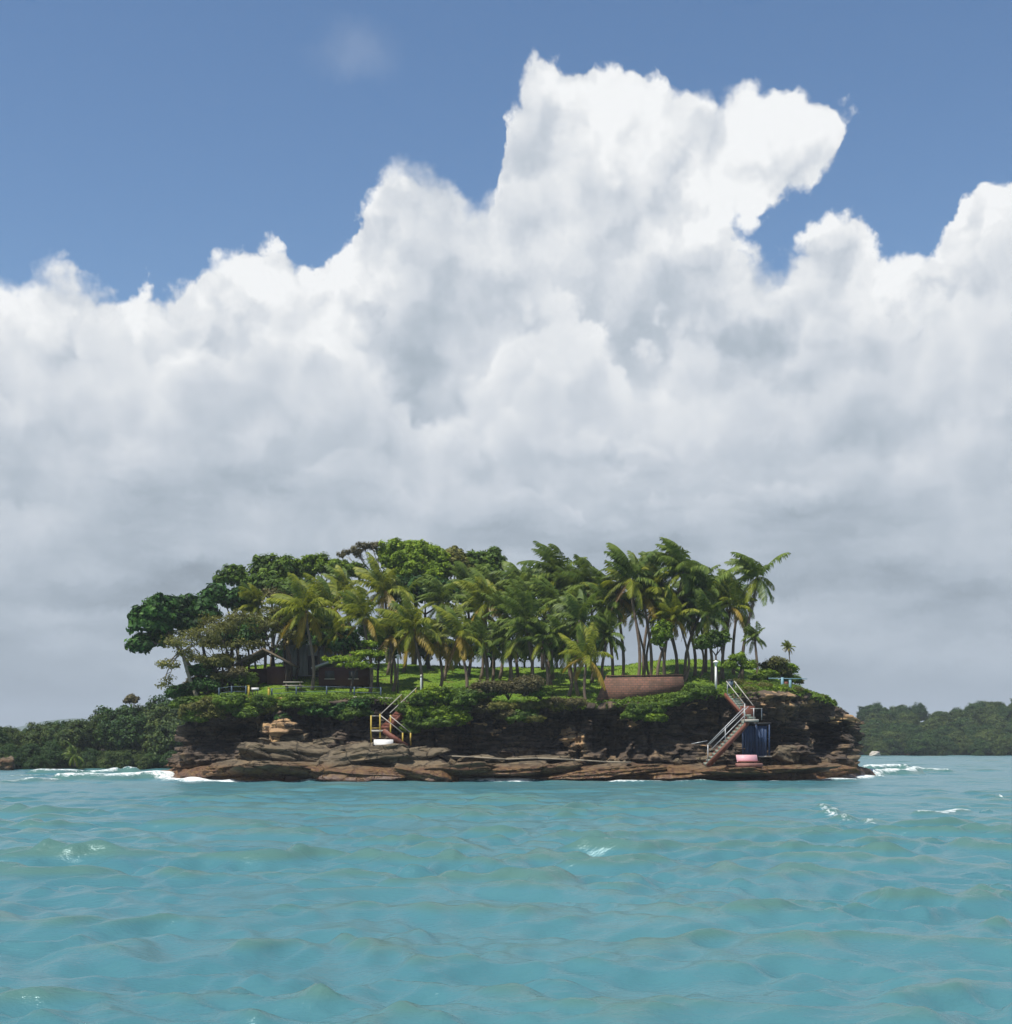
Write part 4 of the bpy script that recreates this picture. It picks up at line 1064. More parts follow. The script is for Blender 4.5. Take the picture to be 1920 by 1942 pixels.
r = random.Random(21)
sp = []
for px in range(345, 700, 9):
    if r.random() < 0.52: continue      # thicket hanging over the left rim
    x = wx(px, 117.4); yf = front_y(x)
    py = HOR - (float(G(x, yf)) - CAMH) * F / yf
    sp.append((px + r.uniform(-6, 6), py + r.choice([8, 14, 20, 28, 40]) + r.uniform(-4, 4), yf - r.uniform(-0.2, 1.0), r.choice([0.35, 0.5, 0.65, 0.8, 1.1]), r.choice(['mid', 'mid', 'dark', 'bright', 'olive'])))
for (px, py) in [(350, 1340), (365, 1352), (392, 1345), (420, 1352), (450, 1348), (372, 1366), (402, 1362)]:
    sp.append((px, py, 119 if px < 360 else 117.2, r.uniform(0.8, 1.2), r.choice(['mid', 'dark', 'olive'])))
for (px, py) in [(640, 1345), (660, 1350), (680, 1340), (620, 1338), (500, 1338), (560, 1340), (600, 1352), (625, 1358), (650, 1362), (675, 1356), (588, 1345), (480, 1350), (465, 1358)]: sp.append((px, py, 116.7, r.uniform(0.7, 1.0), r.choice(['dark', 'mid'])))
shrubs(sp, 'shrub hanging over the cliff rim left of the yellow steps', 'shrubs over the left cliff rim')
sp = [(px + r.uniform(-8, 8), py + r.uniform(-8, 8), 121 + r.uniform(-1, 2), r.uniform(0.8, 1.3), r.choice(['dark', 'mid', 'dry', 'olive'])) for (px, py) in
      [(385, 1275), (400, 1295), (420, 1285), (435, 1300), (455, 1290), (395, 1310), (470, 1300), (370, 1300), (350, 1310), (345, 1325), (410, 1270), (440, 1275)]]
shrubs(sp, 'shrub in the thicket between the pale leaning trunk and the hut', 'thicket beside the thatched hut')
sp = []
for (px, py) in [(800, 1335), (825, 1325), (850, 1330), (870, 1318), (815, 1352), (840, 1358), (790, 1358), (865, 1348), (785, 1372), (880, 1335), (770, 1350), (895, 1322), (800, 1378), (825, 1376), (850, 1372), (868, 1366), (778, 1388)]:
    sp.append((px, py, 116.6 + r.uniform(-0.5, 0.6), r.uniform(0.8, 1.15), r.choice(['mid', 'bright', 'mid'])))
shrubs(sp, 'leafy bush beside the yellow steps under the white post', 'bushes right of the yellow steps')
sp = []
for (px, py) in [(925, 1312), (1000, 1305), (905, 1330), (935, 1318), (965, 1315), (995, 1312), (1025, 1318), (915, 1350), (945, 1345), (975, 1345),
                 (1005, 1345), (1035, 1342), (1055, 1335), (990, 1365), (1015, 1368), (960, 1362), (1070, 1345), (1090, 1338)]:
    sp.append((px, py, 116.4 + r.uniform(-0.6, 0.8), r.uniform(0.7, 1.3), r.choice(['olive', 'dry', 'olive', 'mid', 'dry'])))
shrubs(sp, 'twiggy scrub hanging down the cliff below the crowd of palms', 'scrub hanging down the middle of the cliff')
sp = [(px, py, 116.8 + r.uniform(-0.4, 0.3), r.uniform(0.65, 0.95), r.choice(['mid', 'bright', 'mid'])) for (px, py) in
      [(1208, 1350), (1228, 1346), (1245, 1350), (1268, 1338), (1290, 1330), (1218, 1362), (1242, 1366), (1306, 1324), (1325, 1324), (1196, 1360), (1318, 1312), (1338, 1316)]]
shrubs(sp, 'bush growing along the foot of the terracotta wall', 'bushes under the terracotta wall')
sp = []
for k in range(64):
    px = r.uniform(1390, 1575); x = wx(px, 122); Y = r.uniform(0, 1)
    yy = front_y(min(x, 30.5)) + 0.3 + Y * 6
    x = wx(px, yy)
    if x > 31.5: continue
    z = ground_at(x, yy)
    py = HOR - (z - CAMH) * F / yy
    sp.append((px, py + 4, yy, r.uniform(0.5, 0.85) * (1 if px < 1520 else 0.7), r.choice(['mid', 'bright', 'mid', 'olive', 'olive'])))
shrubs(sp, 'low wind-clipped shrub on the green slope beside the red steps', 'low shrubs on the right slope')
sp = [(1455, 1284, 124, 0.8, 'bright'), (1470, 1268, 125, 1.25, 'olive'), (1486, 1274, 125.4, 1.0, 'bright'), (1482, 1282, 125, 0.85, 'olive'), (1500, 1292, 125, 0.7, 'mid'), (1516, 1296, 126, 0.5, 'olive'), (1440, 1290, 124, 0.7, 'bright')]
shrubs(sp, 'taller shrub leaning with the wind on the crest of the right slope', 'taller shrubs on the right crest')
# low ground plants along the turf edge and on the slope
r2 = np.random.default_rng(99)
n = 15000
px = r2.uniform(345, 1610, n); xx = wx(px, 119.0)
yf = np.array([front_y(min(max(v, -28), 31)) for v in xx])
yy = yf + np.abs(r2.normal(size=n)) * np.where(xx > 17, 3.4, 0.9) - 0.35
zz = G(xx, yy) + r2.uniform(-0.05, 0.28, n) - np.maximum(yf - yy, 0) * 0.9
Nn = r2.normal(size=(n, 3)) * 0.6 + np.array([0, -0.2, 0.8]); Nn /= np.linalg.norm(Nn, axis=1)[:, None]
V, Q = leaves(np.stack([xx, yy, zz], 1), Nn, np.full(n, 0.15), r2, 0.4)
tag(link('ground_plants', make_mesh('ground_plants', V, Q, None, [M['leaf_mid']], attrs={'tint': np.repeat(np.clip(r2.normal(0.55, 0.22, n), 0, 1), 4)})), 'low leafy ground plants along the turf edge of the island', 'plants', kind='stuff')
# long grass standing in the lawn
n = 26000
xx = r2.uniform(-27, 30, n); yy = r2.uniform(118, 141, n)
yf = np.interp(xx, *(lambda k: (CX[k][np.argsort(CX[k])], CY[k][np.argsort(CX[k])]))(CY < 136))
k = yy > yf + 0.2; xx, yy = xx[k], yy[k]; n = len(xx)
zz = G(xx, yy); h = r2.uniform(0.04, 0.15, n); a = r2.uniform(0, 6.28, n); lean = r2.normal(size=(n, 2)) * 0.06
V = np.stack([np.stack([xx - 0.05 * np.cos(a), yy - 0.05 * np.sin(a), zz - 0.03], 1), np.stack([xx + 0.05 * np.cos(a), yy + 0.05 * np.sin(a), zz - 0.03], 1), np.stack([xx + lean[:, 0] - 0.05, yy + lean[:, 1], zz + h], 1)], 1).reshape(-1, 3)
tag(link('grass', make_mesh('grass', V, None, np.arange(3 * n).reshape(n, 3), [M['leaf_bright']], attrs={'tint': np.repeat(np.clip(r2.normal(0.6, 0.2, n), 0, 1), 3)})), 'short tufts of grass standing in the sunny lawn', 'grass', kind='stuff')

#OBJECTS
# ------------------------------------------------------------------ things people built
def flight(root, p0, p1, width, n, wdir, tread, side, step_name='step', th=0.16):
    """steps from p0 (foot) to p1 (head); wdir is the horizontal direction of the width"""
    p0, p1, wdir = Vector(p0), Vector(p1), Vector(wdir).normalized()
    run = (p1 - p0); hd = Vector((run.x, run.y, 0)); L = hd.length; hd.normalize()
    rise = run.z / n; going = L / n
    ang = math.atan2(hd.y, hd.x)
    me = MB().box((0, 0, 0), (going * 1.12, width, rise * 0.98), bev=0.015).mesh(step_name, tread)
    for i in range(n):
        c = p0 + hd * going * (i + 0.5) + Vector((0, 0, rise * (i + 0.5)))
        link(step_name, me, root, c, (0, 0, ang))
    for sgn in (-1, 1):       # sloping side beams, outside the treads
        o = wdir * (width / 2 + 0.06) * sgn
        MB().bar(p0 + o + Vector((0, 0, 0.0)), p1 + o + Vector((0, 0, -0.05)), 0.10, 0.30).build('side_beam', side, root)
    MB().bar(p0 + Vector((0, 0, -0.16)) + hd * 0.12, p1 + Vector((0, 0, -0.24)), width - 0.02, th).build('soffit', side, root)


def rail(root, a, b, material, w=0.06): MB().tube([a, b], [w / 2, w / 2], 8).build('handrail', material, root, True)
def post(root, a, h, material, w=0.09): MB().tube([a, Vector(a) + Vector((0, 0, h))], [w / 2, w / 2], 8).build('post', material, root, True)


# steps with yellow posts going down the left cliff
Y = 115.2
root = thing('staircase', 'two-flight outdoor steps with yellow posts and white handrails on the left cliff', 'stairs', W(735, 1417, Y))
o = Vector(root.location)
def L_(px, py, Y): return W(px, py, Y) - o
foot_ = L_(772, 1415, Y); land = L_(728, 1384, Y)
flight(root, foot_, land, 0.95, 8, (0, 1, 0), M['red'], M['red'])
MB().box(L_(721, 1386.5, Y + 0.45), (1.25, 1.9, 0.16), bev=0.02).build('landing', M['concrete'], root)
u0 = L_(730, 1382, Y + 0.95); u1 = L_(783, 1326, Y + 3.0)
flight(root, u0, u1, 0.95, 11, (-0.62, 0.78, 0), M['red'], M['red'])
for (px, py, YY, h) in [(704, 1411, Y - 0.35, 2.35), (721, 1400, Y - 0.35, 2.0), (704, 1400, Y + 1.2, 1.9), (741, 1383, Y + 1.2, 1.2), (764, 1414, Y - 0.52, 1.05), (779, 1414, Y + 0.52, 1.05), (741, 1396, Y - 0.52, 1.0)]:
    post(root, L_(px, py, YY), h, M['yellow'], 0.13)
rail(root, L_(704, 1358, Y - 0.35), L_(722, 1358, Y - 0.35), M['rail'])
MB().bar(L_(704, 1381, Y - 0.35), L_(721, 1381, Y - 0.35), 0.07, 0.07).build('mid_rail', M['yellow'], root)
rail(root, L_(722, 1357, Y - 0.52), L_(764, 1390, Y - 0.52), M['rail'], 0.08); rail(root, L_(739, 1357, Y + 0.52), L_(779, 1390, Y + 0.52), M['rail'], 0.08)
rail(root, L_(722, 1355, Y + 1.3), L_(762, 1317, Y + 2.9), M['rail'], 0.08); rail(root, L_(740, 1352, Y + 0.5), L_(791, 1304, Y + 2.5), M['rail'], 0.08)
post(root, L_(789, 1330, Y + 2.5), 1.05, M['yellow'], 0.09); post(root, L_(761, 1342, Y + 2.9), 1.05, M['yellow'], 0.09)

# red steps down the right cliff
Y = 114.3
root = thing('staircase', 'red-sided zigzag steps with pale treads and white handrails on the right cliff', 'stairs', W(1380, 1452, Y))
o = Vector(root.location)
flight(root, L_(1338, 1452, Y), L_(1416, 1368, Y + 0.5), 1.15, 14, (-0.1, 1, 0), M['step'], M['red'])
MB().box(L_(1422, 1367, Y + 0.75), (1.1, 2.4, 0.2), bev=0.02).build('landing', M['concrete'], root)
MB().box(L_(1418, 1352, Y + 1.9), (1.2, 0.12, 1.15), bev=0.02).build('parapet', M['red'], root)
flight(root, L_(1424, 1364, Y + 1.5), L_(1383, 1316, Y + 3.8), 1.05, 11, (0.75, 0.66, 0), M['step'], M['red'])
for (px, py, YY, h) in [(1343, 1448, Y - 0.6, 1.5), (1376, 1412, Y - 0.35, 1.4), (1412, 1372, Y - 0.1, 1.2), (1343, 1446, Y + 0.6, 1.45), (1430, 1366, Y - 0.2, 1.0), (1445, 1366, Y + 0.7, 1.0), (1413, 1362, Y + 1.0, 1.2), (1380, 1318, Y + 3.2, 1.1), (1396, 1318, Y + 4.4, 1.1)]:
    post(root, L_(px, py, YY), h, M['steel'], 0.07)
rail(root, L_(1342, 1413, Y - 0.6), L_(1411, 1343, Y - 0.1), M['steel'], 0.07); rail(root, L_(1347, 1424, Y - 0.6), L_(1412, 1358, Y - 0.1), M['steel'], 0.06)
rail(root, L_(1346, 1412, Y + 0.6), L_(1420, 1340, Y + 1.0), M['steel'], 0.06)
rail(root, L_(1424, 1344, Y - 0.2), L_(1446, 1344, Y + 0.7), M['rail'], 0.06)
rail(root, L_(1378, 1292, Y + 3.2), L_(1413, 1336, Y + 1.0), M['rail'], 0.08); rail(root, L_(1393, 1292, Y + 4.4), L_(1429, 1338, Y + 2.0), M['rail'], 0.08)
link('rail_bracket', MB().bar((0, 0, 0), (-1.3, 0, -0.25), 0.05).mesh('rail_bracket', M['steel']), root, L_(1342, 1405, Y - 0.2))

# benches
def bench(label, px, py, Y, w, material, rz=0.0, base=None, bh=0.56, lean=-30, sh=0.36):
    p = W(px, py, Y); root = thing('bench', label, 'bench', p, rz)
    MB().box((0, 0.0, sh), (w, 0.50, 0.10), bev=0.015).build('seat', material, root)
    Mx = Matrix.Rotation(R(lean), 3, 'X')
    MB().box((0, 0.32, sh + 0.06 + bh * 0.42), (w, 0.10, bh), bev=0.02, M=Mx).build('backrest', material, root)
    for s in (-1, 1): MB().box((s * w * 0.38, 0.02, sh / 2 - 0.03), (0.12, 0.44, sh), bev=0.01).build('leg', base or material, root)
    return root


root = bench('white slab bench on a concrete plinth at the foot of the yellow steps', 727, 1418, 114.3, 1.6, M['white'], bh=0.38, lean=-22, sh=0.26)
MB().box((0, 0.1, -0.06), (1.9, 1.0, 0.22), bev=0.03).build('plinth', M['concrete'], root)
root = bench('pink bench on the rock shelf in front of the blue doors', 1419, 1453, 113.4, 1.75, M['pink'], 0.12, M['pink_dark'])
MB().box((0, -0.24, 0.36), (1.78, 0.06, 0.12), bev=0.01).build('apron', M['red'], root)
MB().box((0.1, 0.05, 0.08), (2.1, 0.75, 0.30), bev=0.03).build('plinth', M['pink_dark'], root)

# blue doors in the cliff recess
p = W(1433, 1434, 117.2); root = thing('blue_doors', 'tall dark blue boarded doors set in the cliff recess behind the pink bench', 'doors', p)
pl = MB().box((0, 0, 0), (0.235, 0.06, 2.55), bev=0.012).mesh('board', M['blue'])
for k in range(8): link('board', pl, root, (-0.86 + k * 0.246, 0.02 * (k % 2), 1.27))
for s in (-1.06, 0.04, 1.16): MB().box((s, -0.08, 1.32), (0.12, 0.14, 2.7), bev=0.015).build('door_post', M['blue'], root)
MB().box((0.05, -0.06, 2.74), (2.5, 0.2, 0.16), bev=0.02).build('lintel', M['dark'], root)
MB().box((0.05, 0.2, -0.05), (2.6, 0.9, 0.12), bev=0.02).build('threshold', M['concrete'], root)

# terracotta block wall holding up the lawn
Yw = 118.2
a, b = W(1150, 1283, Yw), W(1296, 1281, Yw + 0.3)
bl_, br_ = W(1128, 1336, Yw - 0.1), W(1300, 1318, Yw + 0.3)
root = thing('retaining_wall', 'terracotta block retaining wall holding up the lawn under the palm grove', 'wall', ((a.x + b.x) / 2, Yw, bl_.z))
o = Vector(root.location); d = Vector((0, 0.45, 0))
V = [a - o, b - o, br_ - o, bl_ - o]; V = V + [v + d for v in V]
MB().add(V, [(3, 2, 1, 0), (4, 5, 6, 7), (0, 1, 5, 4), (1, 2, 6, 5), (2, 3, 7, 6), (3, 0, 4, 7)]).build('wall', M['brick'], root)
MB().bar(a - o + Vector((0, 0.2, 0.06)), b - o + Vector((0, 0.2, 0.06)), 0.50, 0.05).build('coping', M['brick'], root)
MB().bar(bl_ - o + Vector((0, -0.1, -0.02)), br_ - o + Vector((0, -0.1, -0.02)), 0.35, 0.16).build('footing', M['red'], root)

# posts and lamps
def lamp(label, px, py_top, py_bot, Y, material, w, cap=True):
    b = W(px, py_bot, Y); h = (py_bot - py_top) * Y / F
    root = thing('lamp_post', label, 'lamp post', b)
    MB().tube([(0, 0, -0.4), (0, 0, h - 0.35)], [w, w * 0.8], 8).build('post', material, root, True)
    MB().tube([(0, 0, h - 0.36), (0, 0, h - 0.12)], [0.10, 0.14], 8).build('lantern', M['white'], root, True)
    MB().tube([(0, 0, h - 0.12), (0, 0, h - 0.06), (0, 0, h + 0.08)], [0.24, 0.24, 0.04], 10).build('lamp_shade', M['white'], root)
    return root


lamp('dark lamp post with a white cap standing in the lawn', 755, 1242, 1306, 121, M['dark'], 0.07)
lamp('white lamp post at the head of the red steps', 1358, 1254, 1306, 118.0, M['white'], 0.10)
p = W(799, 1334, 117.3); root = thing('pole', 'plain white pole standing at the head of the yellow steps', 'pole', p)
MB().tube([(0, 0, -0.3), (0, 0, 2.05), (0, 0, 2.2)], [0.085, 0.08, 0.08], 8).build('shaft', M['white'], root, True)
MB().tube([(0, 0, 2.2), (0, 0, 2.42)], [0.11, 0.08], 8).build('finial', M['concrete'], root, True)

# railing along the turf edge
def rail_fence(label, pts, material, rmat, n_rail=2, h=0.95, w=0.07):
    P = []
    for (px, Yoff) in pts:
        x = wx(px, 118.3); y = front_y(x) + Yoff; P.append(Vector((x, y, ground_at(x, y))))
    root = thing('fence', label, 'fence', P[0]); o = P[0]
    for p in P: MB().box(p - o + Vector((0, 0, h / 2)), (w * 1.7, w * 1.7, h), bev=0.01).build('post', material, root)
    for a, b in zip(P[:-1], P[1:]):
        for k in range(n_rail):
            z = h - 0.06 - 0.42 * k
            MB().bar(a - o + Vector((0, 0.002 * k, z)), b - o + Vector((0, 0.002 * k, z)), w * 0.6).build('rail', rmat, root)
    return root


rail_fence('slate-blue post and rail fence left of the yellow gate posts', [(415, 0.6), (440, 0.6), (468, 0.6)], M['slate_blue'], M['slate_blue'])
rail_fence('slate-blue post and rail fence between the yellow gate posts and the steps', [(517, 0.6), (563, 0.6), (620, 0.6), (672, 0.6), (722, 0.6)], M['slate_blue'], M['slate_blue'])
for px, lb in [(474, 'yellow gate post beside the small white sign'), (512, 'yellow gate post next to the fence towards the steps')]:
    x = wx(px, 118.3); y = front_y(x) + 0.45; root = thing('gate_post', lb, 'post', (x, y, ground_at(x, y)))
    MB().box((0, 0, 0.48), (0.16, 0.16, 1.0), bev=0.02).build('post', M['yellow'], root)
    MB().box((0, 0, 1.02), (0.2, 0.2, 0.07), bev=0.02).build('post_cap', M['yellow'], root)
x = wx(486, 118.3); y = front_y(x) + 0.5; root = thing('sign', 'small white board between the yellow gate posts', 'sign', (x, y, ground_at(x, y)))
MB().box((0, 0, 0.82), (0.62, 0.05, 0.20), bev=0.01).build('board', M['white'], root)
for s in (-0.22, 0.22): MB().box((s, 0.04, 0.4), (0.06, 0.05, 0.85)).build('post', M['dark'], root)
mb = MB()
for (p0, p1) in [(455, 482), (516, 580)]:
    xa, xb = wx(p0, 118.2), wx(p1, 118.2); ya, yb = front_y(xa) + 0.2, front_y(xb) + 0.2
    root = thing('kerb', 'yellow painted kerb at the cliff edge left of the gate posts' if p0 == 455 else 'yellow painted kerb at the cliff edge below the slate-blue fence', 'kerb', (xa, ya, ground_at(xa, ya)))
    MB().bar((0, 0, 0.1), (xb - xa, yb - ya, ground_at(xb, yb) - ground_at(xa, ya) + 0.1), 0.22, 0.2).build('kerb_stone', M['yellow'], root)
xa, xb = wx(670, 118.2), wx(745, 118.2); ya, yb = front_y(xa) + 0.15, front_y(xb) + 0.15
root = thing('kerb', 'pale concrete kerb at the cliff edge beside the yellow steps', 'kerb', (xa, ya, ground_at(xa, ya)))
MB().bar((0, 0, 0.12), (xb - xa, yb - ya, ground_at(xb, yb) - ground_at(xa, ya) + 0.12), 0.25, 0.2).build('kerb_stone', M['concrete'], root)

# huts under the trees
def gable_roof(root, w, d, z0, h, material, over=0.45, name='roof', t=0.16):
    rf = None
    for s in (-1, 1):
        A = Vector((0, -d / 2 - over, z0 + h)); Bp = Vector((s * (w / 2 + over), -d / 2 - over, z0 - over * h / (w / 2)))
        n = Vector((s * h, 0, w / 2)).normalized() * t; dy = Vector((0, d + 2 * over, 0))
        V = [A, Bp, Bp + dy, A + dy, A + Vector((0, 0, t * 1.2)), Bp + n, Bp + dy + n, A + dy + Vector((0, 0, t * 1.2))]
        m = MB().add(V, [(0, 1, 2, 3), (7, 6, 5, 4), (0, 4, 5, 1), (1, 5, 6, 2), (2, 6, 7, 3), (3, 7, 4, 0)])
        rf = m.build('roof_slope', material, root)
    return rf


Yh = 124.5; x = wx(507, Yh); z = ground_at(x, Yh)
root = thing('hut', 'open hut with a brown thatched gable roof and dark red wall', 'hut', (x, Yh, z))
gable_roof(root, 4.2, 3.4, 1.75, 1.15, M['thatch'])
for sx in (-1.95, 1.95):
    for sy in (-1.6, 1.6): MB().tube([(sx, sy, -0.4), (sx, sy, 1.85)], [0.09, 0.08], 7).build('post', M['bark_dark'], root, True)
MB().box((1.0, -1.0, 0.72), (1.7, 0.14, 1.6), bev=0.02).build('wall', M['red_wall'], root)
MB().box((-0.6, 1.3, 0.7), (2.4, 0.14, 1.5), bev=0.02).build('back_wall', M['red_wall'], root)
MB().tube([(0, -2.0, 2.9), (0, 2.0, 2.9)], [0.14, 0.14], 7).build('ridge', M['thatch'], root, True)
Yh = 130; x = wx(588, Yh); z = ground_at(x, Yh)
root = thing('hut', 'tall grey boarded hut among the stems behind the yellowing palm', 'hut', (x, Yh, z))
bd = MB().box((0, 0, 0), (0.44, 0.08, 2.9), bev=0.01).mesh('board', M['grey_wall'])
for k in range(10): link('board', bd, root, (-2.05 + k * 0.455, -1.5, 1.35))
MB().box((0, 0.2, 1.3), (4.5, 3.2, 2.7), bev=0.02).build('walls', M['grey_wall'], root)
gable_roof(root, 4.7, 3.4, 2.7, 1.0, M['zinc'])
MB().box((0.5, -1.57, 0.9), (0.9, 0.06, 1.8), bev=0.01).build('door', M['dark'], root)
Yh = 125; x = wx(655, Yh); z = ground_at(x, Yh)
root = thing('house', 'low dark red house with a grey roof behind the layered green tree', 'house', (x, Yh, z))
MB().box((0, 0, 0.7), (4.4, 3.0, 1.6), bev=0.02).build('walls', M['red_wall'], root)
gable_roof(root, 4.6, 3.0, 1.5, 0.8, M['zinc'])
for s in (-1.2, 0.9):
    wdw = MB().box((s, -1.53, 0.85), (0.8, 0.06, 0.7), bev=0.01).build('window', M['dark'], root)
    MB().box((s, -1.57, 0.47), (0.95, 0.1, 0.06)).build('window_sill', M['concrete'], wdw)
x = wx(557, 121.5); z = ground_at(x, 121.5)
root = thing('picnic_table', 'pale wooden picnic table on the grass beside the thatched hut', 'table', (x, 121.5, z))
MB().box((0, 0, 0.74), (1.7, 0.7, 0.07), bev=0.01).build('tabletop', M['concrete'], root)
for s in (-1, 1): MB().box((0, s * 0.62, 0.43), (1.7, 0.24, 0.06), bev=0.01).build('seat', M['concrete'], root)
for s in (-1, 1): MB().box((s * 0.6, 0, 0.35), (0.1, 1.2, 0.08)).build('crossbar', M['bark'], root)
for s in (-1, 1):
    for q in (-1, 1): MB().bar((s * 0.6, q * 0.5, 0), (s * 0.6, q * 0.2, 0.7), 0.08).build('leg', M['bark'], root)

# pale blue railing on the right slope
P = [W(1484, 1303, 121.5), W(1499, 1305, 121.6)]
for k, p in enumerate(P):
    p.z = ground_at(p.x, p.y)
root = thing('railing', 'short pale blue railing with a red panel on the right slope', 'railing', P[0])
for p in P: MB().box(p - P[0] + Vector((0, 0, 0.5)), (0.22, 0.14, 1.25), bev=0.02).build('post', M['pale_blue'], root)
MB().box((P[1] - P[0]) / 2 + Vector((0, 0, 0.55)), (0.36, 0.05, 0.5), bev=0.01).build('panel', M['red'], root)
MB().bar((-1.2, 0, 1.05), (2.2, 0.05, 1.0), 0.06).build('handrail', M['pale_blue'], root)
x, yb = wx(1385, 119.5), 119.5
root = thing('bin', 'dark blue bin with a lid at the head of the red steps', 'bin', (x, yb, ground_at(x, yb)))
MB().tube([(0, 0, 0), (0, 0, 0.75)], [0.24, 0.3], 10).build('body', M['slate_blue'], root, True)
MB().tube([(0, 0, 0.76), (0, 0, 0.84), (0, 0, 0.9)], [0.32, 0.3, 0.08], 10).build('lid', M['dark'], root)

# ------------------------------------------------------------------ far shores
def shore(name, pts, hs, depth):
    """a bank of land: water edge points, back height"""
    n = 60; pts = np.array(pts, float); t = np.linspace(0, len(pts) - 1, n)
    ex = np.interp(t, np.arange(len(pts)), pts[:, 0]); ey = np.interp(t, np.arange(len(pts)), pts[:, 1]); hh = np.interp(t, np.arange(len(pts)), hs)
    m = 14; V = []
    for j in range(m):
        s = j / (m - 1)
        y = ey - 2 + s * depth; z = -0.9 + sm(s, 0.0, 0.5) * (hh + 0.9) + 0.5 * fbm(ex * 0.1, y * 0.1, 3.0, 3, 15) * s
        V.append(np.stack([ex + 1.5 * fbm(ex * 0.1, s * 4, 1.0, 2, 16), y, z], 1))
    V = np.vstack(V); Q = [(j * n + i, j * n + i + 1, (j + 1) * n + i + 1, (j + 1) * n + i) for j in range(m - 1) for i in range(n - 1)]
    return tag(link(name, make_mesh(name, V, Q, None, [M['shore']], smooth=True)), kind='structure')


M['shore'] = rock_mat('shore_soil', (0.045, 0.032, 0.02), (0.075, 0.055, 0.03), (0.09, 0.06, 0.03))
shore('left_shore', [(-230, 175), (-110, 160), (-70, 163), (-50, 166), (-38, 172), (-20, 190), (10, 215)], [4.5, 3.0, 2.2, 3.2, 4.2, 4.0, 3.0], 60)
shore('right_shore', [(-60, 420), (0, 405), (60, 372), (95, 364), (120, 368), (160, 372), (330, 400)], [6, 6, 6.5, 8.0, 9.0, 11, 14], 150)


def far_mesh(seed, material, tall=1.0):
    lo = [(0, 0, 2.6 * tall, 2.0, 1.8, 1.5), (1.1, 0.2, 2.2 * tall, 1.3, 1.2, 1.1), (-1.1, -0.2, 2.1 * tall, 1.3, 1.2, 1.1), (0.2, -0.6, 1.4 * tall, 1.6, 1.4, 1.0)]
    return crown_mesh('crown', lo, material, seed, 0.105, 1.0, 0.42, 0.4, nlv=48)


FAR = [far_mesh(300, M['leaf_far']), far_mesh(301, M['leaf_far2']), far_mesh(302, M['leaf_far'], 1.15), far_mesh(303, M['leaf_far2'], 0.9)]
r = random.Random(4); FT = MB().tube(bend((0, 0, -0.8), (0.1, 0, 2.6), 0.15, r), [0.16, 0.14, 0.12, 0.1, 0.08, 0.06], 5).mesh('trunk', M['bark_dark'], True)


def far_tree(label, x, y, z, s, k, group, parts=True, tall=1.0):
    root = thing('shore_tree', label, 'tree', (x, y, z), r.uniform(0, 6.28), group)
    link('crown', FAR[k % 4], root, scale=(s, s, s * tall)); link('trunk', FT, root, scale=(s, s, s * tall))
    return root


def land_z(x, y, ex, ey, hh, depth):
    s = (y - (ey - 2)) / depth; return -0.9 + float(sm(s, 0, 0.5)) * (hh + 0.9)


# left shore: a row of trees one can tell apart, with taller ones behind
tops = [(-15, 1385), (20, 1380), (52, 1390), (85, 1372), (115, 1372), (148, 1368), (175, 1380), (205, 1350), (235, 1345), (275, 1342), (310, 1340), (345, 1338), (380, 1345), (-50, 1378), (-90, 1380), (-140, 1375), (420, 1350)]
for k, (px, py) in enumerate(tops):
    Y = 178 + r.uniform(-3, 5); x = wx(px, Y); zt = wz(py, Y); zb = land_z(x, Y, x, float(np.interp(x, [-230, -110, -70, -50, -38, -20], [175, 160, 163, 166, 172, 190])), 2.6, 60)
    s = max((zt - zb) / 4.0, 0.6)
    far_tree(('tall dark' if k % 2 == 0 else 'tall olive') + ' tree of the skyline on the near shore behind the island', x, Y, zb, s, k, 'skyline trees on the near shore', tall=1.0)
for k in range(46):
    px = r.uniform(-160, 400); Y = 166 + r.uniform(0, 8) + (4 if px > 300 else 0); x = wx(px, Y)
    ey = float(np.interp(x, [-230, -110, -70, -50, -38, -20], [175, 160, 163, 166, 172, 190])); Y = max(Y, ey + 0.3)
    zb = land_z(x, Y, x, ey, 2.6, 60); kk = k + r.randrange(4)
    far_tree(('dark' if kk % 2 == 0 else 'olive') + ' rounded shore tree leaning over the water of the near shore', x, Y, zb - 0.2, r.uniform(0.42, 0.85), kk, 'trees along the water of the near shore')
Yp = 165.5
for px, lb in [(140, 'small palm among the trees of the near shore')]:
    palm(lb, px, 1432 if px > 100 else 1428, px + 2, Yp, 'dark', 0.5, None, 0.1, 0.1, base_z=0.5, nuts=False)
tr_ = tree('shore_tree', 'thin flat-crowned tree rising above the skyline of the near shore', (wx(250, 178), 178, 2.5), lob((249, 1326, 178, 10, 6), (242, 1330, 178, 5, 4), (258, 1328, 178, 5, 4)), M['leaf_dry'], M['bark_pale'], 91, 0.10, 0.16, 0.8, 0.4)
o = link('boulder', ROCKS[2], None, W(12, 1450, 161.5), (0.2, 0.1, 0.4), (1.0, 0.9, 0.95)); tag(o, 'ochre boulder at the water edge of the near shore', 'rock')
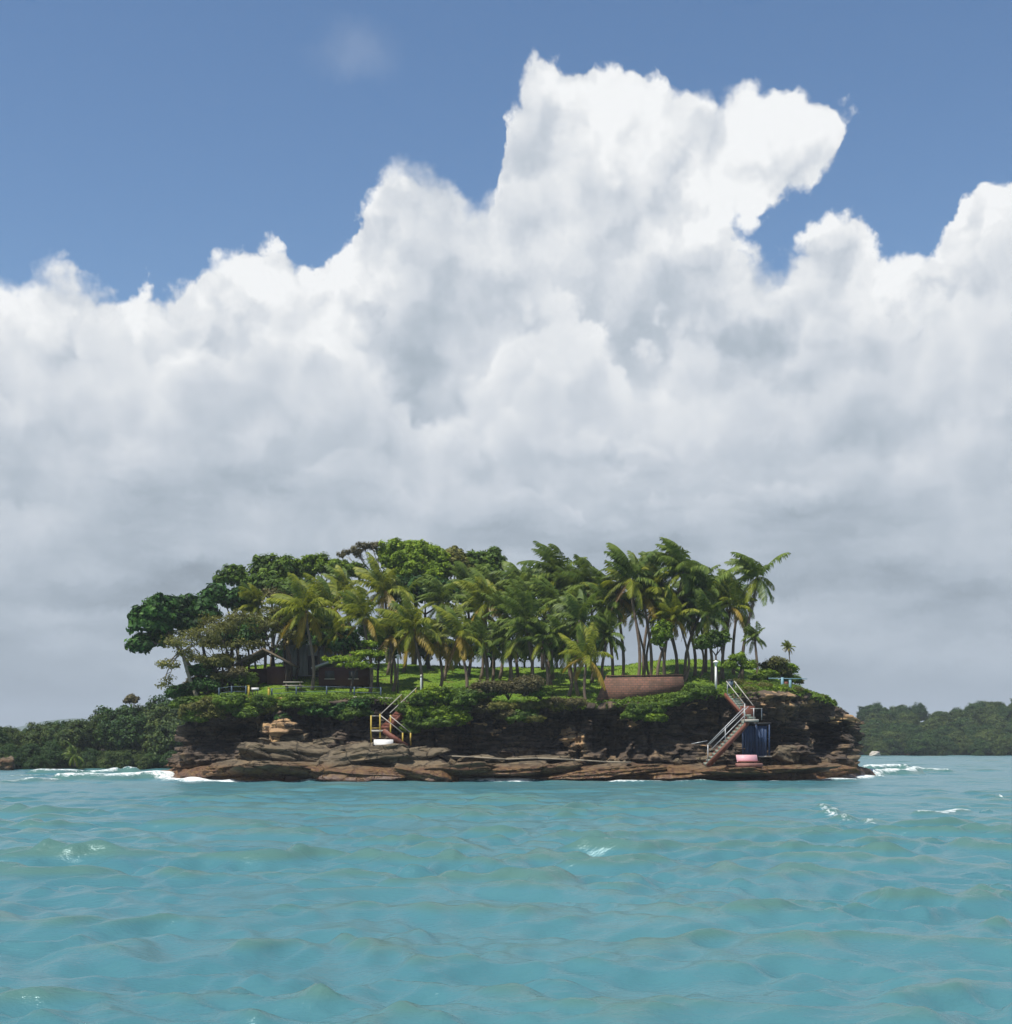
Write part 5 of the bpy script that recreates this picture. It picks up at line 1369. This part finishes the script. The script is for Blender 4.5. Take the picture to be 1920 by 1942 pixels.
# right shore: wooded hill
gR, lR = 'trees of the wooded hill across the water', 'tree crown in the even wood on the hill across the water'
cnt = 0
for k in range(230):
    t = r.random(); Y = 368 + 75 * t ** 1.2; px = r.uniform(1480, 2080)
    x = wx(px, Y); ey = float(np.interp(x, [60, 95, 120, 160, 330], [372, 364, 368, 372, 400])); Y = max(Y, ey + 1.0)
    hh = float(np.interp(x, [60, 95, 120, 160, 330], [6.5, 8.0, 9.0, 11, 14]))
    zb = land_z(x, Y, x, ey, hh, 150)
    far_tree(('bluish green ' if k % 2 == 0 else 'olive green ') + lR, x, Y, zb - 0.4, r.uniform(1.0, 1.75), k, gR)
# hidden stretch of the same wood behind the island, seen only from further aside
fr = []
rr_ = np.random.default_rng(8)
for k in range(60): fr.append((rr_.uniform(-55, 75), rr_.uniform(412, 440), rr_.uniform(8, 13), rr_.uniform(4, 6), 4.0, rr_.uniform(3, 4.5)))
tag(link('forest', crown_mesh('forest', fr, M['leaf_far'], 401, 0.75, 0.13, 1.5, 0.5)), 'continuous far wood along the shore behind the island', 'forest', kind='stuff')
o = link('boulder', ROCKS[4], None, W(1660, 1431, 362.5), (0.1, 0.1, 0.7), (1.6, 1.2, 0.9)); o.data = o.data.copy(); o.data.materials[0] = M['concrete']; tag(o, 'pale rock at the water edge of the wooded hill', 'rock')

# distant hills
hx = np.linspace(-2300, 2300, 240); V = []
hz = 24 + 20 * fbm(hx * 0.0022, 0, 0, 3, 50) + np.where(hx < -200, 56 * np.exp(-((hx + 870) / 150) ** 2), 0)
for j, (s, y) in enumerate([(-0.05, 2500), (0.35, 2560), (0.75, 2640), (1.0, 2740), (0.6, 2950), (-0.05, 3300)]):
    V.append(np.stack([hx, np.full_like(hx, y), s * np.maximum(hz, 12) + (3 * fbm(hx * 0.02, j, 0, 3, 52) if 0 < j < 5 else -2)], 1))
V = np.vstack(V); nh = len(hx)
Q = [(j * nh + i, j * nh + i + 1, (j + 1) * nh + i + 1, (j + 1) * nh + i) for j in range(5) for i in range(nh - 1)]
M['hill'] = plain('hill_forest', (0.035, 0.065, 0.03), 0.95, 0.3, 0.02)
tag(link('hills', make_mesh('hills', V, Q, None, [M['hill']], smooth=True)), kind='structure')

# the sea air
hzm = bpy.data.materials.new('haze'); hzm.use_nodes = True; t = hzm.node_tree; t.nodes.clear()
pv = t.nodes.new('ShaderNodeVolumePrincipled'); pv.inputs['Density'].default_value = 0.00024; pv.inputs['Color'].default_value = (0.80, 0.90, 1.0, 1); pv.inputs['Anisotropy'].default_value = 0.0
om = t.nodes.new('ShaderNodeOutputMaterial'); t.links.new(pv.outputs[0], om.inputs['Volume'])
hb = MB().box((0, 500, 45), (5000, 6000, 96)).build('haze', hzm); tag(hb, kind='stuff')
